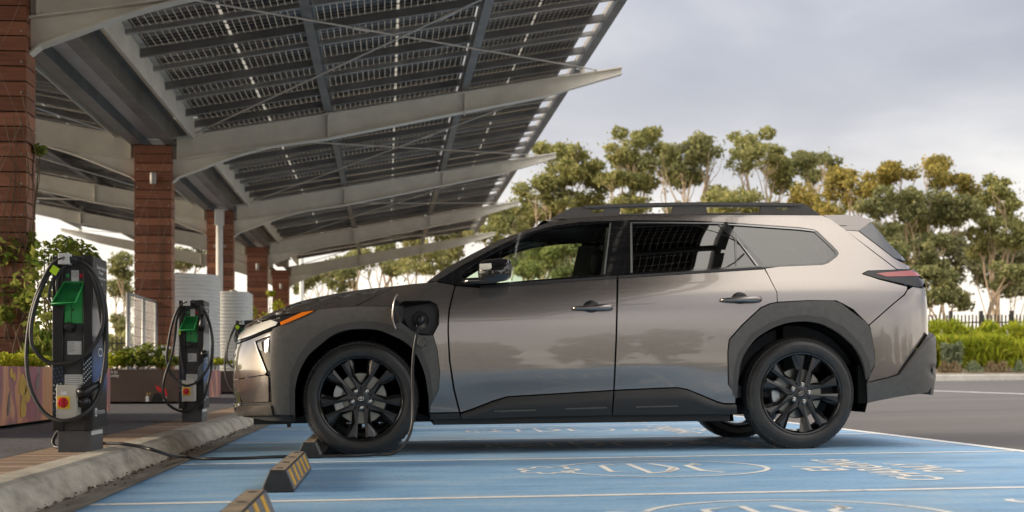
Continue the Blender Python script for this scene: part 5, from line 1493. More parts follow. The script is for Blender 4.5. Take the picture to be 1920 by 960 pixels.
# ---- handles, mirror
for (x0, x1, yc, par) in ((1073, 1146, 577, fd), (1351, 1424.5, 561.5, rd)):
    s, z = inv((x0 + x1)/2, yc); ln = (inv(x1, yc)[0] - inv(x0, yc)[0])
    for sg in (0, 1):
        c = Vector(surf(s, z)); tz = 0.035*(1 if x0 > 1200 else -0.2)
        sx = 1 if sg == 0 else -1
        mb = MB(); sc = Vector(surf(inv(x0 + 36, yc)[0], z)); mb.ball((sc.x - 0.0, sx*(sc.y + 0.001), z), 0.056, 0.007, 0.048, 20, 10)
        cup = mb.build('handle_cup', M['smoke'], par[sg], smooth=True)
        mb = MB(); npt = 11; pts3 = [(c.x - ln/2 + ln*i/(npt-1), sx*(c.y - 0.030 + 0.022*abs(2*i/(npt-1) - 1)**3), z + 0.006*(i/(npt-1) - .5)*(1 if x0 < 1200 else 1)) for i in range(npt)]
        mb.tube(pts3, [0.009 + 0.0125*min(1, 0.12 + 1.15*i/(npt-1)) for i in range(npt)], 10)
        mb.build('door_handle', M['paint'], par[sg], smooth=True)
def mirror():
    for sg in (1, -1):
        y0 = -HWID + 0.075
        P = lambda px, py, yo: (lambda q: (q.x, sg*q.y, q.z))(car_at_y(px, py, y0 - yo))
        # housing: sections from the door outwards
        secs = []
        outl = lambda cx, cy, hx, hy: [(cx + hx*math.copysign(abs(cos(a))**0.55, cos(a)), cy + hy*math.copysign(abs(sin(a))**0.6, sin(a))) for a in [2*pi*i/24 for i in range(24)]]
        for (cx, cy, hx, hy, yo) in ((925, 510, 24, 12, 0.02), (928, 508, 29, 19, 0.05), (928, 507, 32, 22, 0.11), (928, 507, 31.5, 22, 0.19), (929, 508, 27, 19, 0.225), (930, 508, 16, 11, 0.235)):
            fr_ = []
            for (x, y) in outl(cx, cy, hx, hy):
                sl = 0.055*((x - cx)/32.0)            # the glass side lies further back than the nose
                fr_.append(P(x, y - 0.06*(x - cx), yo + (0.0 if yo < .1 else -0.02*(cx + 20 - x)/40)))
            secs.append(fr_)
        mb = MB(); m = 24; vs = [p for s_ in secs for p in s_]
        fs = [(i*m+k, i*m+(k+1) % m, (i+1)*m+(k+1) % m, (i+1)*m+k) for i in range(len(secs)-1) for k in range(m)] + [tuple(range(m))[::-1], tuple(range((len(secs)-1)*m, len(secs)*m))]
        mb.add(vs, fs); hs = mb.build('door_mirror', M['piano'], CAR, angle=50)
        mb = MB(); mb.tube([P(868, 528, -0.02), P(885, 527, 0.01), P(905, 526, 0.05), P(930, 522, 0.09)], [0.022, 0.022, 0.022, 0.03], 10)
        mb.build('mirror_arm', M['piano'], hs, smooth=True)
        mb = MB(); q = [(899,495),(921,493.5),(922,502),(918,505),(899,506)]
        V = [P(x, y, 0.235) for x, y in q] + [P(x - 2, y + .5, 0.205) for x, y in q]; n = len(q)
        mb.add(V, [tuple(range(n))] + [(i, (i+1) % n, n+(i+1) % n, n+i) for i in range(n)]); mb.build('mirror_glint', M['chrome'], hs)  # chrome plate added in the shape of the sky's reflection on the housing
        mb = MB(); mb.add([P(957, 489, 0.03), P(958, 488, 0.2), P(958, 521, 0.2), P(957, 522, 0.03)], [(0, 1, 2, 3)]); mb.build('mirror_glass', M['chrome'], hs)
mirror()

# ---- charging socket behind its open flap (near side only)
cp = panel('charging_port', PORT, M['sill'], CAR, off=-0.028, gap=0.3, cell=8, skirt=-0.034, sides=(0,))[0]
ps, pz = inv(789.5, 599)
pc = Vector(surf(ps, pz, -0.026))
mb = MB(); mb.lathe([(0.030, 0.0), (0.056, 0.0), (0.056, -0.010), (0.050, -0.014), (0.045, -0.004), (0.030, -0.004)], 28, 'y', pc); mb.build('socket_ring', M['sill'], cp, angle=40)
mb = MB()
for a in range(3): mb.lathe([(0, -0.004), (0.013, -0.004), (0.013, -0.016), (0.009, -0.016), (0.009, -0.006), (0, -0.006)], 14, 'y', (pc.x - 0.018 + 0.018*a, pc.y, pc.z - 0.040 - 0.005*(a % 2)))
mb.build('dc_pins', M['piano'], cp, angle=40)
mb = MB(); hx = inv(749, 590); hc = Vector(surf(*hx)); mb.box(hc.x - 0.004, hc.x + 0.024, hc.y - 0.012, hc.y + 0.02, hc.z - 0.045, hc.z + 0.055); mb.build('flap_hinge', M['sill'], cp, bevel=0.003)
def flap():
    a = [(747.5,551.5),(748.3,565),(749,590),(748.5,605),(744,618.5)]                 # hinge edge (far) to free edge (near)
    b = [(744.5,551),(738,568),(735,594),(737.5,606),(743,618.8)]
    mb = MB(); vs = []; n = 9
    ca, cb = curve_pts(a, 15), curve_pts(b, 15)
    for (p, q) in zip(ca, cb):
        for i in range(n):
            t = i/(n-1); px = p[0] + (q[0]-p[0])*t; py = p[1] + (q[1]-p[1])*t
            yy = hc.y - 0.015 - 0.115*sin(t*pi/2*0.95) - 0.0
            w = car_at_y(px - 1.8*sin(pi*t), py, yy); vs.append((w.x, w.y, w.z))
    fs = [(i*n+j, i*n+j+1, (i+1)*n+j+1, (i+1)*n+j) for i in range(14) for j in range(n-1)]
    mb.add(vs, fs); o = mb.build('charging_flap', M['paint'], CAR, smooth=True)
    sm = o.modifiers.new('thickness', 'SOLIDIFY'); sm.thickness = 0.010; sm.offset = 0
flap()
mb = MB(); q = Vector(surf(*inv(791, 642), 0.018)); mb.lathe([(0, -0.012), (0.026, -0.014), (0.030, 0.0), (0.026, 0.010), (0, 0.010)], 24, 'y', q)
mb.build('socket_cap', M['clad'], CAR, angle=40)

# ---- wheels
RT = 0.368
def make_wheel():
    """local y = 0 at the outer tyre wall, axle along y, hub at the origin"""
    w = empty('wheel', (0, 0, 0))
    W = 0.235; tp = [(0.262, 0.020), (0.272, 0.010), (0.285, 0.004), (0.305, 0.001), (0.322, 0.003), (0.336, 0.012), (0.347, 0.022), (0.354, 0.034), (RT - .004, 0.048), (RT, 0.075), (RT, W - 0.075), (RT - .004, W - 0.048), (0.347, W - 0.022), (0.325, W), (0.285, W), (0.262, W - 0.02)]
    mb = MB(); mb.lathe(tp, 72, 'y'); t = mb.build('tyre', M['rubber'], w, angle=35)
    gr = MB()                                          # tread blocks on the shoulder, sidewall bead rings
    for i in range(72):
        a = 2*pi*i/72; da = 0.030
        def q(r, an, y): return (r*cos(an), y, r*sin(an))
        for (y0, y1, r0, r1) in ((0.030, 0.070, RT - 0.010, RT + 0.004), (W - .07, W - .03, RT - .010, RT + .004), (0.08, 0.115, RT - .004, RT + 0.004), (0.12, 0.155, RT - .004, RT + .004)):
            ra = r0 if y0 < .05 else r1; rb = r0 if y0 > .15 else r1
            gr.add([q(ra - .01, a, y0), q(ra - .01, a+da*2, y0), q(rb - .01, a+da*2, y1), q(rb - .01, a, y1), q(ra, a, y0), q(ra, a+da*2, y0), q(rb, a+da*2, y1), q(rb, a, y1)], [(4, 5, 6, 7), (0, 1, 5, 4), (2, 3, 7, 6), (1, 2, 6, 5), (3, 0, 4, 7)])
    gr.build('tread', M['rubber'], t)
    mb = MB()
    for r in (0.296, 0.316): mb.lathe([(r - .0022, 0.0035), (r, 0.0), (r + .0022, 0.0035)], 72, 'y')
    mb.build('sidewall_ring', M['rubber'], t, smooth=True)
    mb = MB(); mb.lathe([(0.268, 0.012), (0.2665, 0.006), (0.258, 0.008), (0.252, 0.022), (0.246, 0.07), (0.240, 0.19), (0.252, 0.225), (0.265, 0.225)], 72, 'y'); rim = mb.build('rim', M['alloy_gloss'], w, angle=35)
    # five pairs of spokes: every spoke flares towards the rim; slot axis at 54 + 72k, wide opening at 90 + 72k
    sp = MB(); gl = MB()
    def P2(r_, off, ang): return (r_*cos(ang) - off*sin(ang), r_*sin(ang) + off*cos(ang))
    for k in range(5):
        aw = radians(90 + 72*k)
        for sg in (1, -1):
            an = aw + sg*radians(36)                   # axis of the narrow slot this spoke borders
            slot_in = P2(0.052, -sg*0.014, an); slot_out = P2(0.249, -sg*0.027, an)
            w_apex = P2(0.085, sg*0.0015, aw); w_mid = P2(0.146, sg*0.058, aw); w_out = P2(0.247, sg*0.073, aw)
            hub_e = P2(0.040, sg*0.006, aw)
            ol = [slot_in, slot_out, w_out, w_mid, w_apex, hub_e]
            def ydep(p): r = hypot(*p); return 0.004 + 0.020*max(0, 1 - r/0.25)**1.3*1.0
            cen = (sum(p[0] for p in ol)/6, sum(p[1] for p in ol)/6)
            ridge0, ridge1 = P2(0.06, -sg*0.021, an), P2(0.235, -sg*0.045, an)
            F1 = [(slot_in, .0), (slot_out, .006), (ridge1, -.002), (ridge0, .0)]
            # front faces: a lit bevel along the slot and a flat, triangular outer face
            def v3(p, y): return (p[0], y, p[1])
            base = lambda p: 0.024*max(0, 1 - hypot(*p)/0.25)**1.2 + 0.006
            a_ = [v3(slot_in, base(slot_in) + .006), v3(slot_out, base(slot_out) + .012), v3(ridge1, base(ridge1)), v3(ridge0, base(ridge0)),
                  v3(w_out, base(w_out) + .012), v3(w_mid, base(w_mid) + .008), v3(w_apex, base(w_apex) + .004), v3(hub_e, base(hub_e) + .002)]
            low = [(p[0], p[1] + 0.045, p[2]) for p in a_]
            fs = [(0, 1, 2, 3), (3, 2, 4, 5), (3, 5, 6, 7), (0, 3, 7), (0, 8, 9, 1), (1, 9, 12, 4), (1, 4, 2), (7, 15, 8, 0)]
            if sg < 0: fs = [f[::-1] for f in fs]
            sp.add(a_ + low, fs)
            # glossy wall of the wide opening
            wl = [a_[4], a_[5], a_[6]]; inn = [v3(P2(hypot(p[0], p[2])*0 + r_, sg*o_, aw), y_) for p, r_, o_, y_ in ((a_[4], .243, .047, .040), (a_[5], .150, .036, .045), (a_[6], .100, .0015, .045))]
            f2 = [(0, 1, 4, 3), (1, 2, 5, 4)]
            gl.add(wl + inn, f2 if sg > 0 else [f[::-1] for f in f2])
    s_o = sp.build('spokes', M['alloy'], w, recalc=True); gl.build('spoke_walls', M['alloy_gloss'], s_o)
    mb = MB(); mb.lathe([(0.0, 0.018), (0.030, 0.019), (0.034, 0.024), (0.060, 0.030), (0.075, 0.05), (0.075, 0.09)], 30, 'y'); mb.build('hub', M['alloy'], w, angle=30)
    mb = MB(); mb.lathe([(0.0, 0.0135), (0.020, 0.0145), (0.025, 0.018), (0.025, 0.024)], 28, 'y'); cap = mb.build('centre_cap', M['smoke'], w, angle=30)
    mb = MB()                                          # emblem: three interlaced ovals
    def oval(cx, cz, rx, rz, th):
        n = 28; vs = []
        for i in range(n):
            a = 2*pi*i/n
            for q in (1, 0):
                vs.append((cx + (rx - th*(1-q))*cos(a), 0.0118, cz + (rz - th*(1-q))*sin(a)))
        for i in range(n):
            a = 2*pi*i/n
            for q in (1, 0): vs.append((cx + (rx - th*(1-q))*cos(a), 0.0150, cz + (rz - th*(1-q))*sin(a)))
        fs = []
        for i in range(n):
            j = (i+1) % n; fs += [(2*i, 2*j, 2*j+1, 2*i+1), (2*i, 2*n+2*i, 2*n+2*j, 2*j), (2*i+1, 2*j+1, 2*n+2*j+1, 2*n+2*i+1)]
        mb.add(vs, fs)
    oval(0, 0, 0.0185, 0.0135, .0028); oval(0, 0.0065, 0.0125, 0.0055, .0022); oval(0, 0.0, 0.0055, 0.0120, .0020)
    mb.build('emblem', M['chrome'], cap)
    for k in range(5):
        a = radians(54 + 72*k); mb = MB(); mb.lathe([(0, 0.016), (0.006, 0.0165), (0.0095, 0.021), (0.0095, 0.045)], 12, 'y', (0.058*cos(a), 0, 0.058*sin(a)))
        mb.lathe([(0.0125, 0.027), (0.0150, 0.0245), (0.0165, 0.030)], 16, 'y', (0.058*cos(a), 0, 0.058*sin(a)))
        mb.build('wheel_nut', M['chrome'], w, angle=40)
    return w
def brakes(x, y, sg):
    mb = MB(); mb.lathe([(0.075, 0.075), (0.085, 0.100), (0.160, 0.100), (0.165, 0.104), (0.165, 0.124), (0.08, 0.124)], 48, 'y'); d = mb.build('brake_disc', M['disc'], CAR, angle=35)
    d.location = (x, y, RT - 0.003)
    mb = MB(); ps_ = []
    for i in range(9):
        a = radians(150 + 60*i/8); ps_.append(a)
    vs = []
    for a in ps_:
        for r_, yy in ((0.120, 0.082), (0.178, 0.082), (0.178, 0.14), (0.120, 0.14)): vs.append((r_*cos(a), yy, r_*sin(a)))
    fs = [(i*4+j, i*4+(j+1) % 4, (i+1)*4+(j+1) % 4, (i+1)*4+j) for i in range(8) for j in range(4)] + [(0, 1, 2, 3), (32, 33, 34, 35)]
    mb.add(vs, fs); c = mb.build('brake_caliper', M['caliper'], CAR, bevel=0.006); c.location = d.location
    if sg < 0:
        for q in (d, c): q.rotation_euler = (0, 0, pi)
    return d
wh = make_wheel(); wh.parent = CAR
WB = 2.85
first = True
for (x, rot) in ((0.0, 0.0), (WB, 23.5)):
    for sg in (1, -1):
        if first: o = wh; first = False
        else:
            o = wh.copy(); link(o, CAR)
            for ch in wh.children:
                c = ch.copy(); link(c, o)
                for q in ch.children:
                    q2 = q.copy(); link(q2, c)
        y = -HWID + 0.008 if sg > 0 else HWID - 0.008
        o.location = (x, y, RT - 0.004); o.rotation_euler = (0, -radians(rot), 0 if sg > 0 else pi)
        brakes(x, y, sg)
# ---- wheel housings, floor, axles
def housing(x, name='wheel_housing'):
    for sg in (1, -1):
        mb = MB(); R_ = 0.455; n = 28; vs = []; a0, a1 = radians(-18), radians(198)
        for i in range(n + 1):
            a = a0 + (a1-a0)*i/n
            for y in (-HWID + 0.035, -HWID + 0.42): vs.append((x + R_*cos(a), sg*y, 0.372 + R_*0.97*sin(a)))
        fs = [(2*i, 2*i+1, 2*i+3, 2*i+2) for i in range(n)]
        b = len(vs); vs.append((x, sg*(-HWID + 0.42), 0.40)); fs += [(2*i+1, b, 2*i+3) for i in range(n)]
        mb.add(vs, fs); mb.build(name, M['void'], CAR, smooth=True)
        mb = MB(); mb.tube([(x + .06, sg*(-HWID + .24), .36), (x + 0.07, sg*(-HWID + .33), .76)], 0.035, 10); mb.build('damper', M['metal_dk'], CAR, smooth=True)
housing(0.0); housing(WB)
mb = MB(); mb.box(0.46, WB - 0.46, -0.84, 0.84, 0.19, 0.34); mb.box(-0.70, -0.46, -0.60, 0.60, 0.20, 0.40); mb.box(-0.46, 0.46, -0.50, 0.50, 0.20, 0.55); mb.box(WB - .46, WB + .46, -0.50, 0.50, 0.22, 0.55); mb.box(WB + .46, 3.50, -0.66, 0.66, 0.34, 0.55)
mb.build('underbody', M['metal_dk'], CAR)
mb = MB(); q = car_at_y(542, 797, -0.75); mb.box(q.x - .012, q.x + .012, -.76, -.74, 0.185, 0.24); mb.build('undertray_clip', M['metal_dk'], CAR)
# mud flap behind the rear wheel
mb = MB(); q0, q1 = car_at_y(1607, 720, -HWID + .05), car_at_y(1624, 756, -HWID + .05); mb.box(q0.x, q1.x, -HWID + 0.03, -HWID + 0.24, q1.z, q1.z + .25); mb.build('mud_flap', M['void'], CAR)
mb = MB(); mb.box(q0.x, q1.x, HWID - 0.24, HWID - 0.03, q1.z, q1.z + .25); mb.build('mud_flap', M['void'], CAR)
# ---- cabin
mb = MB(); mb.box(0.5, 3.3, -0.80, 0.80, 0.34, 0.42); mb.build('cabin_floor', M['trim_dark'], CAR)
mb = MB(); mb.prism([(0.42, 0.62), (0.42, 1.05), (0.62, 1.10), (0.80, 1.06), (0.86, 0.90), (0.75, 0.62)], 'y', -0.74, 0.74); mb.build('dashboard', M['trim_dark'], CAR, bevel=0.02)
mb = MB(); mb.box(2.05, 2.75, -0.72, 0.72, 0.45, 0.80); mb.prism([(2.55, .8), (2.70, 1.14), (2.80, 1.14), (2.75, .8)], 'y', -0.70, 0.70); mb.build('rear_bench', M['seat'], CAR, bevel=0.03)
for sg in (1, -1):
    st = empty('front_seat', (1.30, sg*0.40, 0.42)); st.parent = CAR
    mb = MB(); mb.box(-0.25, 0.25, -0.24, 0.24, 0.0, 0.26); mb.build('cushion', M['seat'], st, bevel=0.05)
    mb = MB(); mb.prism([(0.17, .2), (0.29, .2), (0.45, .78), (0.36, .80), (0.29, .72)], 'y', -0.24, 0.24); mb.build('backrest', M['seat'], st, bevel=0.04)
    mb = MB(); mb.ball((0.43, 0, 0.90), 0.05, 0.13, 0.09, 14, 8, 0.7); mb.build('headrest', M['seat'], st, smooth=True)
    # inner face of the B-pillar
    mb = MB(); a, b = surf(inv(1147, 425)[0], 1.45), surf(inv(1140, 510)[0], 1.13)
    mb.add([(a[0] - .03, -sg*(a[1] + .035), 1.47), (a[0] + .12, -sg*(a[1] + .035), 1.47), (b[0] + .12, -sg*(b[1] + .035), 1.10), (b[0] - .05, -sg*(b[1] + .035), 1.10)], [(0, 1, 2, 3)]); mb.build('pillar_trim', M['cabin_pale'], CAR)
mb = MB(); n = 30
ring = [(0.86 + 0.05*sin(2*pi*i/n)*-1, 0.40 + 0.18*cos(2*pi*i/n), 0.98 + 0.16*sin(2*pi*i/n)) for i in range(n + 1)]
mb.tube(ring, 0.016, 8, False); mb.tube([(0.72, .40, .94), (0.86, .40, .98)], 0.04, 8); mb.build('steering_wheel', M['trim_dark'], CAR, smooth=True)
shell('headlining', [1.25, 1.8, 2.4, 3.0, 3.3], lambda s: 1.50 - 0.02*smooth01(2.4, 3.3, s), lambda x: 1.53, M['trim_dark'])
mb = MB(); mb.box(2.8, 3.5, -0.68, 0.68, 0.5, 0.98); mb.build('load_cover', M['trim_dark'], CAR)
# ================================================================= wheel stops
M['stop'] = pmat('black_recycled_rubber', (0.030, 0.030, 0.031), 0.6, var=0.35, vscale=14, bump=0.15, bscale=120)
M['stop_top'] = pmat('dusty_rubber', (0.28, 0.22, 0.155), 0.85, var=0.35, vscale=9, bump=0.2, bscale=90)
M['stop_side'] = pmat('grey_rubber', (0.17, 0.165, 0.165), 0.75, var=0.25, vscale=11)  # lighter grey, on one long face only
M['yellow_tape'] = pmat('yellow_reflector', (0.72, 0.40, 0.035), 0.5, var=0.18, vscale=14)
def wheel_stop():
    r = empty('wheel_stop', (0, 0, 0)); Ls, W, H_, T_ = 1.42, 0.072, 0.100, 0.036
    mb = MB()
    def sec(y, k=1.0): return [(-W*k, y, 0), (-W*k, y, 0.012), (-T_*k, y, H_*(0.5+0.5*k)), (T_*k, y, H_*(0.5+0.5*k)), (W*k, y, 0.012), (W*k, y, 0)]
    secs = [sec(0.0), sec(0.006), sec(Ls*.25), sec(Ls*.5), sec(Ls*.75), sec(Ls - .006), sec(Ls)]
    secs[0] = [(p[0]*0.97, p[1], p[2]*0.97) for p in secs[0]]
    vs = [p for s in secs for p in s]; m = 6
    for i in range(len(secs)-1):
        for j in range(m):
            k = (j+1) % m
            mb.mi = {2: 1, 3: 2, 1: 0}.get(j, 0)
            b = None
            mb.f.append([i*m+j, i*m+k, (i+1)*m+k, (i+1)*m+j]); mb.m.append(mb.mi)
    mb.v = vs; mb.f.append(list(range(m))); mb.m.append(0); mb.f.append(list(range((len(secs)-1)*m, len(secs)*m))[::-1]); mb.m.append(0)
    body = mb.build('rubber_body', [M['stop'], M['stop_top'], M['stop_side']], r, bevel=0.005)
    # yellow reflective strips on both long faces
    for sg in (1, -1):
        for i in range(5):
            y0 = 0.10 + 0.265*i
            mb = MB(); q = []
            for y, t in ((y0, 0.12), (y0 + .095, 0.12), (y0 + .095, 0.93), (y0 + .0, 0.93)):
                x = W + (T_ - W)*t; z = 0.012 + (H_ - .012)*t; q.append((sg*(x + 0.0022), y, z + 0.001))
            q2 = [(p[0] - sg*0.004, p[1], p[2] - .002) for p in q]
            mb.add(q + q2, [(0, 1, 2, 3), (0, 4, 5, 1), (1, 5, 6, 2), (2, 6, 7, 3), (3, 7, 4, 0)]); mb.build('reflective_strip', M['yellow_tape'], r)
    for y in (0.12, 0.50, 0.92, 1.30):                    # bolt recesses
        mb = MB(); mb.lathe([(0.0, -0.001), (0.013, -0.001), (0.014, 0.0012), (0.018, 0.0016), (0.020, 0.0)], 14, 'z', (0, y, H_ + 0.0005)); mb.build('bolt_hole', M['stop'], r)
    return r
ws = wheel_stop(); XS = -0.475
WS = [(Y1 - 2.02, 'wheel stop nearest the camera, cut by the bottom edge of the photo, with yellow strips'),
      (Y1 + 0.42, 'whole black and yellow wheel stop in the foreground in front of the charging cable'),
      (Y1 + BAY + 0.40, 'wheel stop touching the front tyre of the parked car')]
for k in range(2, 6): WS.append((Y1 + BAY*k + 0.41, 'wheel stop in an empty bay beyond the car, row %s' % ('one', 'two', 'three', 'four')[k-2]))
for i, (y, lab) in enumerate(WS[:3]):
    o = ws if i == 0 else dup(ws, (0, 0, 0))
    if i == 2:                                             # its strips have been rubbed off by tyres
        for ch in list(o.children):
            if ch.name.startswith('reflective_strip'): bpy.data.objects.remove(ch)
    o.location = (XS, y, g(XS) + 0.004); tag(o, lab, 'wheel stop', 'wheel stops of the bays')

# ================================================================= chargers
M['ch_body'] = pmat('charger_dark_grey', (0.045, 0.046, 0.048), 0.38, var=0.1, vscale=10)
M['ch_black'] = pmat('charger_black', (0.016, 0.016, 0.017), 0.3, var=0.2, vscale=8)
M['ch_plinth'] = pmat('charger_plinth', (0.075, 0.077, 0.082), 0.5, var=0.15, vscale=10)
M['ch_green'] = pmat('green_panel', (0.03, 0.30, 0.075), 0.35)
M['ch_label'] = pmat('white_label', (0.62, 0.62, 0.60), 0.5)
M['ch_box'] = pmat('pale_isolator_box', (0.52, 0.50, 0.44), 0.45)
M['ch_boxshade'] = pmat('isolator_cover_edge', (0.30, 0.30, 0.30), 0.3)
M['ch_yellow'] = pmat('yellow_plate', (0.75, 0.50, 0.02), 0.4)
M['ch_red'] = pmat('red_knob', (0.45, 0.012, 0.02), 0.35)
M['cable'] = pmat('black_cable', (0.022, 0.022, 0.022), 0.42, spec=0.5)
M['neon'] = pmat('lime_tag', (0.50, 0.78, 0.02), 0.5)
M['print_grey'] = pmat('printed_grey', (0.18, 0.18, 0.18), 0.5)
M['print_white'] = pmat('printed_white', (0.72, 0.73, 0.74), 0.45)
M['dot_blue'] = pmat('printed_blue', (0.03, 0.12, 0.34), 0.4)
M['dot_pale'] = pmat('printed_pale_blue', (0.45, 0.58, 0.72), 0.4)
def lidglass():
    
    m = pmat('green_flap', (0.008, 0.11, 0.03), 0.2, coat=0.3); N, L = nodes(m); b = N['Principled BSDF']; out = N['Material Output']
    t = N.new('ShaderNodeBsdfTransparent'); t.inputs[0].default_value = (0.10, 0.55, 0.18, 1); ms = N.new('ShaderNodeMixShader'); ms.inputs[0].default_value = 0.78
    L.new(t.outputs[0], ms.inputs[1]); L.new(b.outputs[0], ms.inputs[2]); L.new(ms.outputs[0], out.inputs[0]); return m
M['ch_lid'] = lidglass()
def sidewrap():
    m = bpy.data.materials.new('printed_side_wrap'); N, L = nodes(m); b = N['Principled BSDF']
    tc = N.new('ShaderNodeTexCoord'); sp = N.new('ShaderNodeSeparateXYZ'); L.new(tc.outputs['Object'], sp.inputs[0])
    r = ramp(N, [(0.0, (0.016, 0.016, 0.017)), (0.30, (0.016, 0.016, 0.017)), (0.34, (0.02, 0.06, 0.16)), (0.44, (0.03, 0.10, 0.27)), (0.52, (0.015, 0.03, 0.07)), (0.585, (0.03, 0.05, 0.09)), (0.60, (0.38, 0.37, 0.35)), (0.72, (0.27, 0.26, 0.25)), (0.745, (0.03, 0.03, 0.032)), (1, (0.035, 0.034, 0.034))])
    L.new(mathn(N, L, 'DIVIDE', sp.outputs['Z'], 1.08), r.inputs[0])
    v = N.new('ShaderNodeTexVoronoi'); v.inputs['Scale'].default_value = 95; v.inputs['Randomness'].default_value = 0.15; L.new(tc.outputs['Object'], v.inputs['Vector'])
    d = mathn(N, L, 'LESS_THAN', v.outputs['Distance'], 0.33)
    zone = mathn(N, L, 'MULTIPLY', mathn(N, L, 'GREATER_THAN', sp.outputs['Z'], 0.37), mathn(N, L, 'LESS_THAN', sp.outputs['Z'], 0.60))
    mx = N.new('ShaderNodeMix'); mx.data_type = 'RGBA'; mx.inputs[7].default_value = (0.12, 0.24, 0.46, 1)
    L.new(mathn(N, L, 'MULTIPLY', mathn(N, L, 'MULTIPLY', d, zone), 0.85), mx.inputs[0]); L.new(r.outputs[0], mx.inputs[6]); L.new(mx.outputs[2], b.inputs['Base Color'])
    b.inputs['Roughness'].default_value = 0.5; b.inputs['Specular IOR Level'].default_value = 0.25
    return m
M['ch_wrap'] = sidewrap()
U = 7.5/FPX
def cl(px, py): return ((px - 136.5)*U, (847 - py)*U)          # charger front face: pixel to local (x, z)
CDEP = 0.37
def make_charger():
    r = empty('ev_charger', (0, 0, 0))
    def fbox(name, x0, x1, y0, y1, d0, d1, mat, par=r, bevel=0.0):
        a, b = cl(x0, y1), cl(x1, y0); mb = MB(); mb.box(a[0], b[0], d0, d1, a[1], b[1]); return mb.build(name, M[mat], par, bevel=bevel)
    fbox('plinth', 108, 168, 805.5, 847, 0.012, CDEP - 0.02, 'ch_plinth', bevel=0.003)
    mb = MB(); a = cl(168, 806)
    bd = fbox('body', 120.6, 156, 477.5, 805, 0.006, CDEP - 0.01, 'ch_body')
    fbox('cheek', 100, 120.3, 479, 805, -0.014, CDEP, 'ch_black', bd, 0.004); fbox('cheek', 156.3, 172.6, 477, 805, -0.014, CDEP, 'ch_black', bd, 0.004)
    mb = MB(); c0, c1 = cl(172.8, 803), cl(172.8, 479); mb.box(c0[0], c0[0] + 0.003, -0.010, CDEP - 0.004, c0[1], c1[1]); wrap = mb.build('side_panel', M['ch_wrap'], r)
    mb = MB(); c2, c3 = cl(168.2, 807), cl(168.2, 815); mb.box(c2[0], c2[0] + 0.002, 0.03, CDEP - 0.05, c3[1], c2[1]); mb.build('side_label', M['ch_label'], r)
    xs = c0[0] + 0.0036
    def side_text(t, y0, y1, zpx0, zpx1, mat='print_white', par=wrap):
        z0, z1 = cl(0, zpx1)[1], cl(0, zpx0)[1]
        text_mesh(t, 'lettering', M[mat], par, (y1 - y0, z1 - z0), basis((0, 1, 0), (0, 0, 1), (xs, y0, z0)), bold=0.012)
    side_text('Electric Vehicle', 0.10, 0.33, 492, 499); side_text('Charger', 0.14, 0.27, 502, 509); side_text('charging bay', 0.12, 0.34, 513, 518)
    side_text('Plug in', 0.12, 0.24, 524, 530); side_text('and charge', 0.16, 0.32, 540, 546)
    side_text('TOYOTA', 0.13, 0.31, 769, 776)
    def oval(cy, cz, ry, rz, th, par=wrap):
        mb = MB(); n = 26; vs = []
        for q in (1, 0):
            for i in range(n): vs.append((xs, cy + (ry - th*(1-q))*cos(2*pi*i/n), cz + (rz - th*(1-q))*sin(2*pi*i/n)))
        mb.add(vs, [(i, (i+1) % n, n + (i+1) % n, n + i) for i in range(n)]); return mb
    m1 = oval(0.075, cl(0, 772)[1], 0.035, 0.024, .006); m2 = oval(0.075, cl(0, 770)[1], 0.024, 0.010, .004); m3 = oval(0.075, cl(0, 772)[1], 0.011, 0.022, .004)
    for q in (m2, m3): m1.add(q.v, q.f)
    m1.build('emblem', M['print_white'], wrap)
    oval(0.19, cl(0, 658)[1], 0.055, 0.024, .007).build('charging_sign', M['print_white'], wrap)
    # cable hook, tag and switches
    fbox('cable_hook', 116, 136.5, 475.5, 496, -0.085, -0.014, 'ch_label', r, 0.004); 
    mb = MB(); a = cl(126.3, 485); mb.box(a[0]-.003, a[0]+.003, -0.087, -0.0852, a[1]-.012, a[1]+.012); mb.build('hook_print', M['print_grey'], r)
    t = fbox('display_plate', 134, 147.6, 505, 525.5, -0.002, 0.0058, 'ch_label')
    mb = MB(); c = cl(140.7, 513); n = 24
    vs = [((0.0155 if q else 0.013)*cos(2*pi*i/n) + c[0], -0.0026, (0.0155 if q else 0.013)*sin(2*pi*i/n) + c[1]) for q in (1, 0) for i in range(n)]
    mb.add(vs, [(i, (i+1) % n, n+(i+1) % n, n+i) for i in range(n)]); mb.build('display_ring', M['print_grey'], t)
    text_mesh('G', 'lettering', M['print_grey'], t, (0.010, 0.012), basis((1, 0, 0), (0, 0, 1), (c[0] - .005, -0.0026, c[1] - .006)))
    for px, mt, nm in ((127, 'ch_green', 'start_button'), (152.2, 'ch_red', 'stop_button')):
        c = cl(px, 515); mb = MB(); mb.lathe([(0, -0.006), (0.0105, -0.005), (0.012, 0.0), (0.012, 0.006)], 18, 'y', (c[0], 0, c[1])); mb.build(nm, M[mt], r, angle=40)
    fbox('green_frame', 120.9, 157, 526, 528, -0.006, 0.006, 'ch_green')
    gp = fbox('green_panel', 121.2, 155.6, 528, 605, -0.004, 0.0058, 'ch_green', r, 0.003)
    fbox('panel_slot', 133.8, 134.9, 562, 604, -0.0046, -0.0042, 'ch_black', gp); fbox('key_slot', 135.6, 139, 577, 581.5, -0.0046, -0.0042, 'ch_black', gp)
    c = cl(125.5, 580); mb = MB(); mb.lathe([(0.004, -0.0046), (0.0062, -0.0046)], 16, 'y', (c[0], 0, c[1])); mb.build('key_ring', M['ch_black'], gp)
    # lifted translucent flap over the socket
    mb = MB(); a, b, c, d = cl(121, 528), cl(157, 528), cl(149, 568), cl(107, 570)
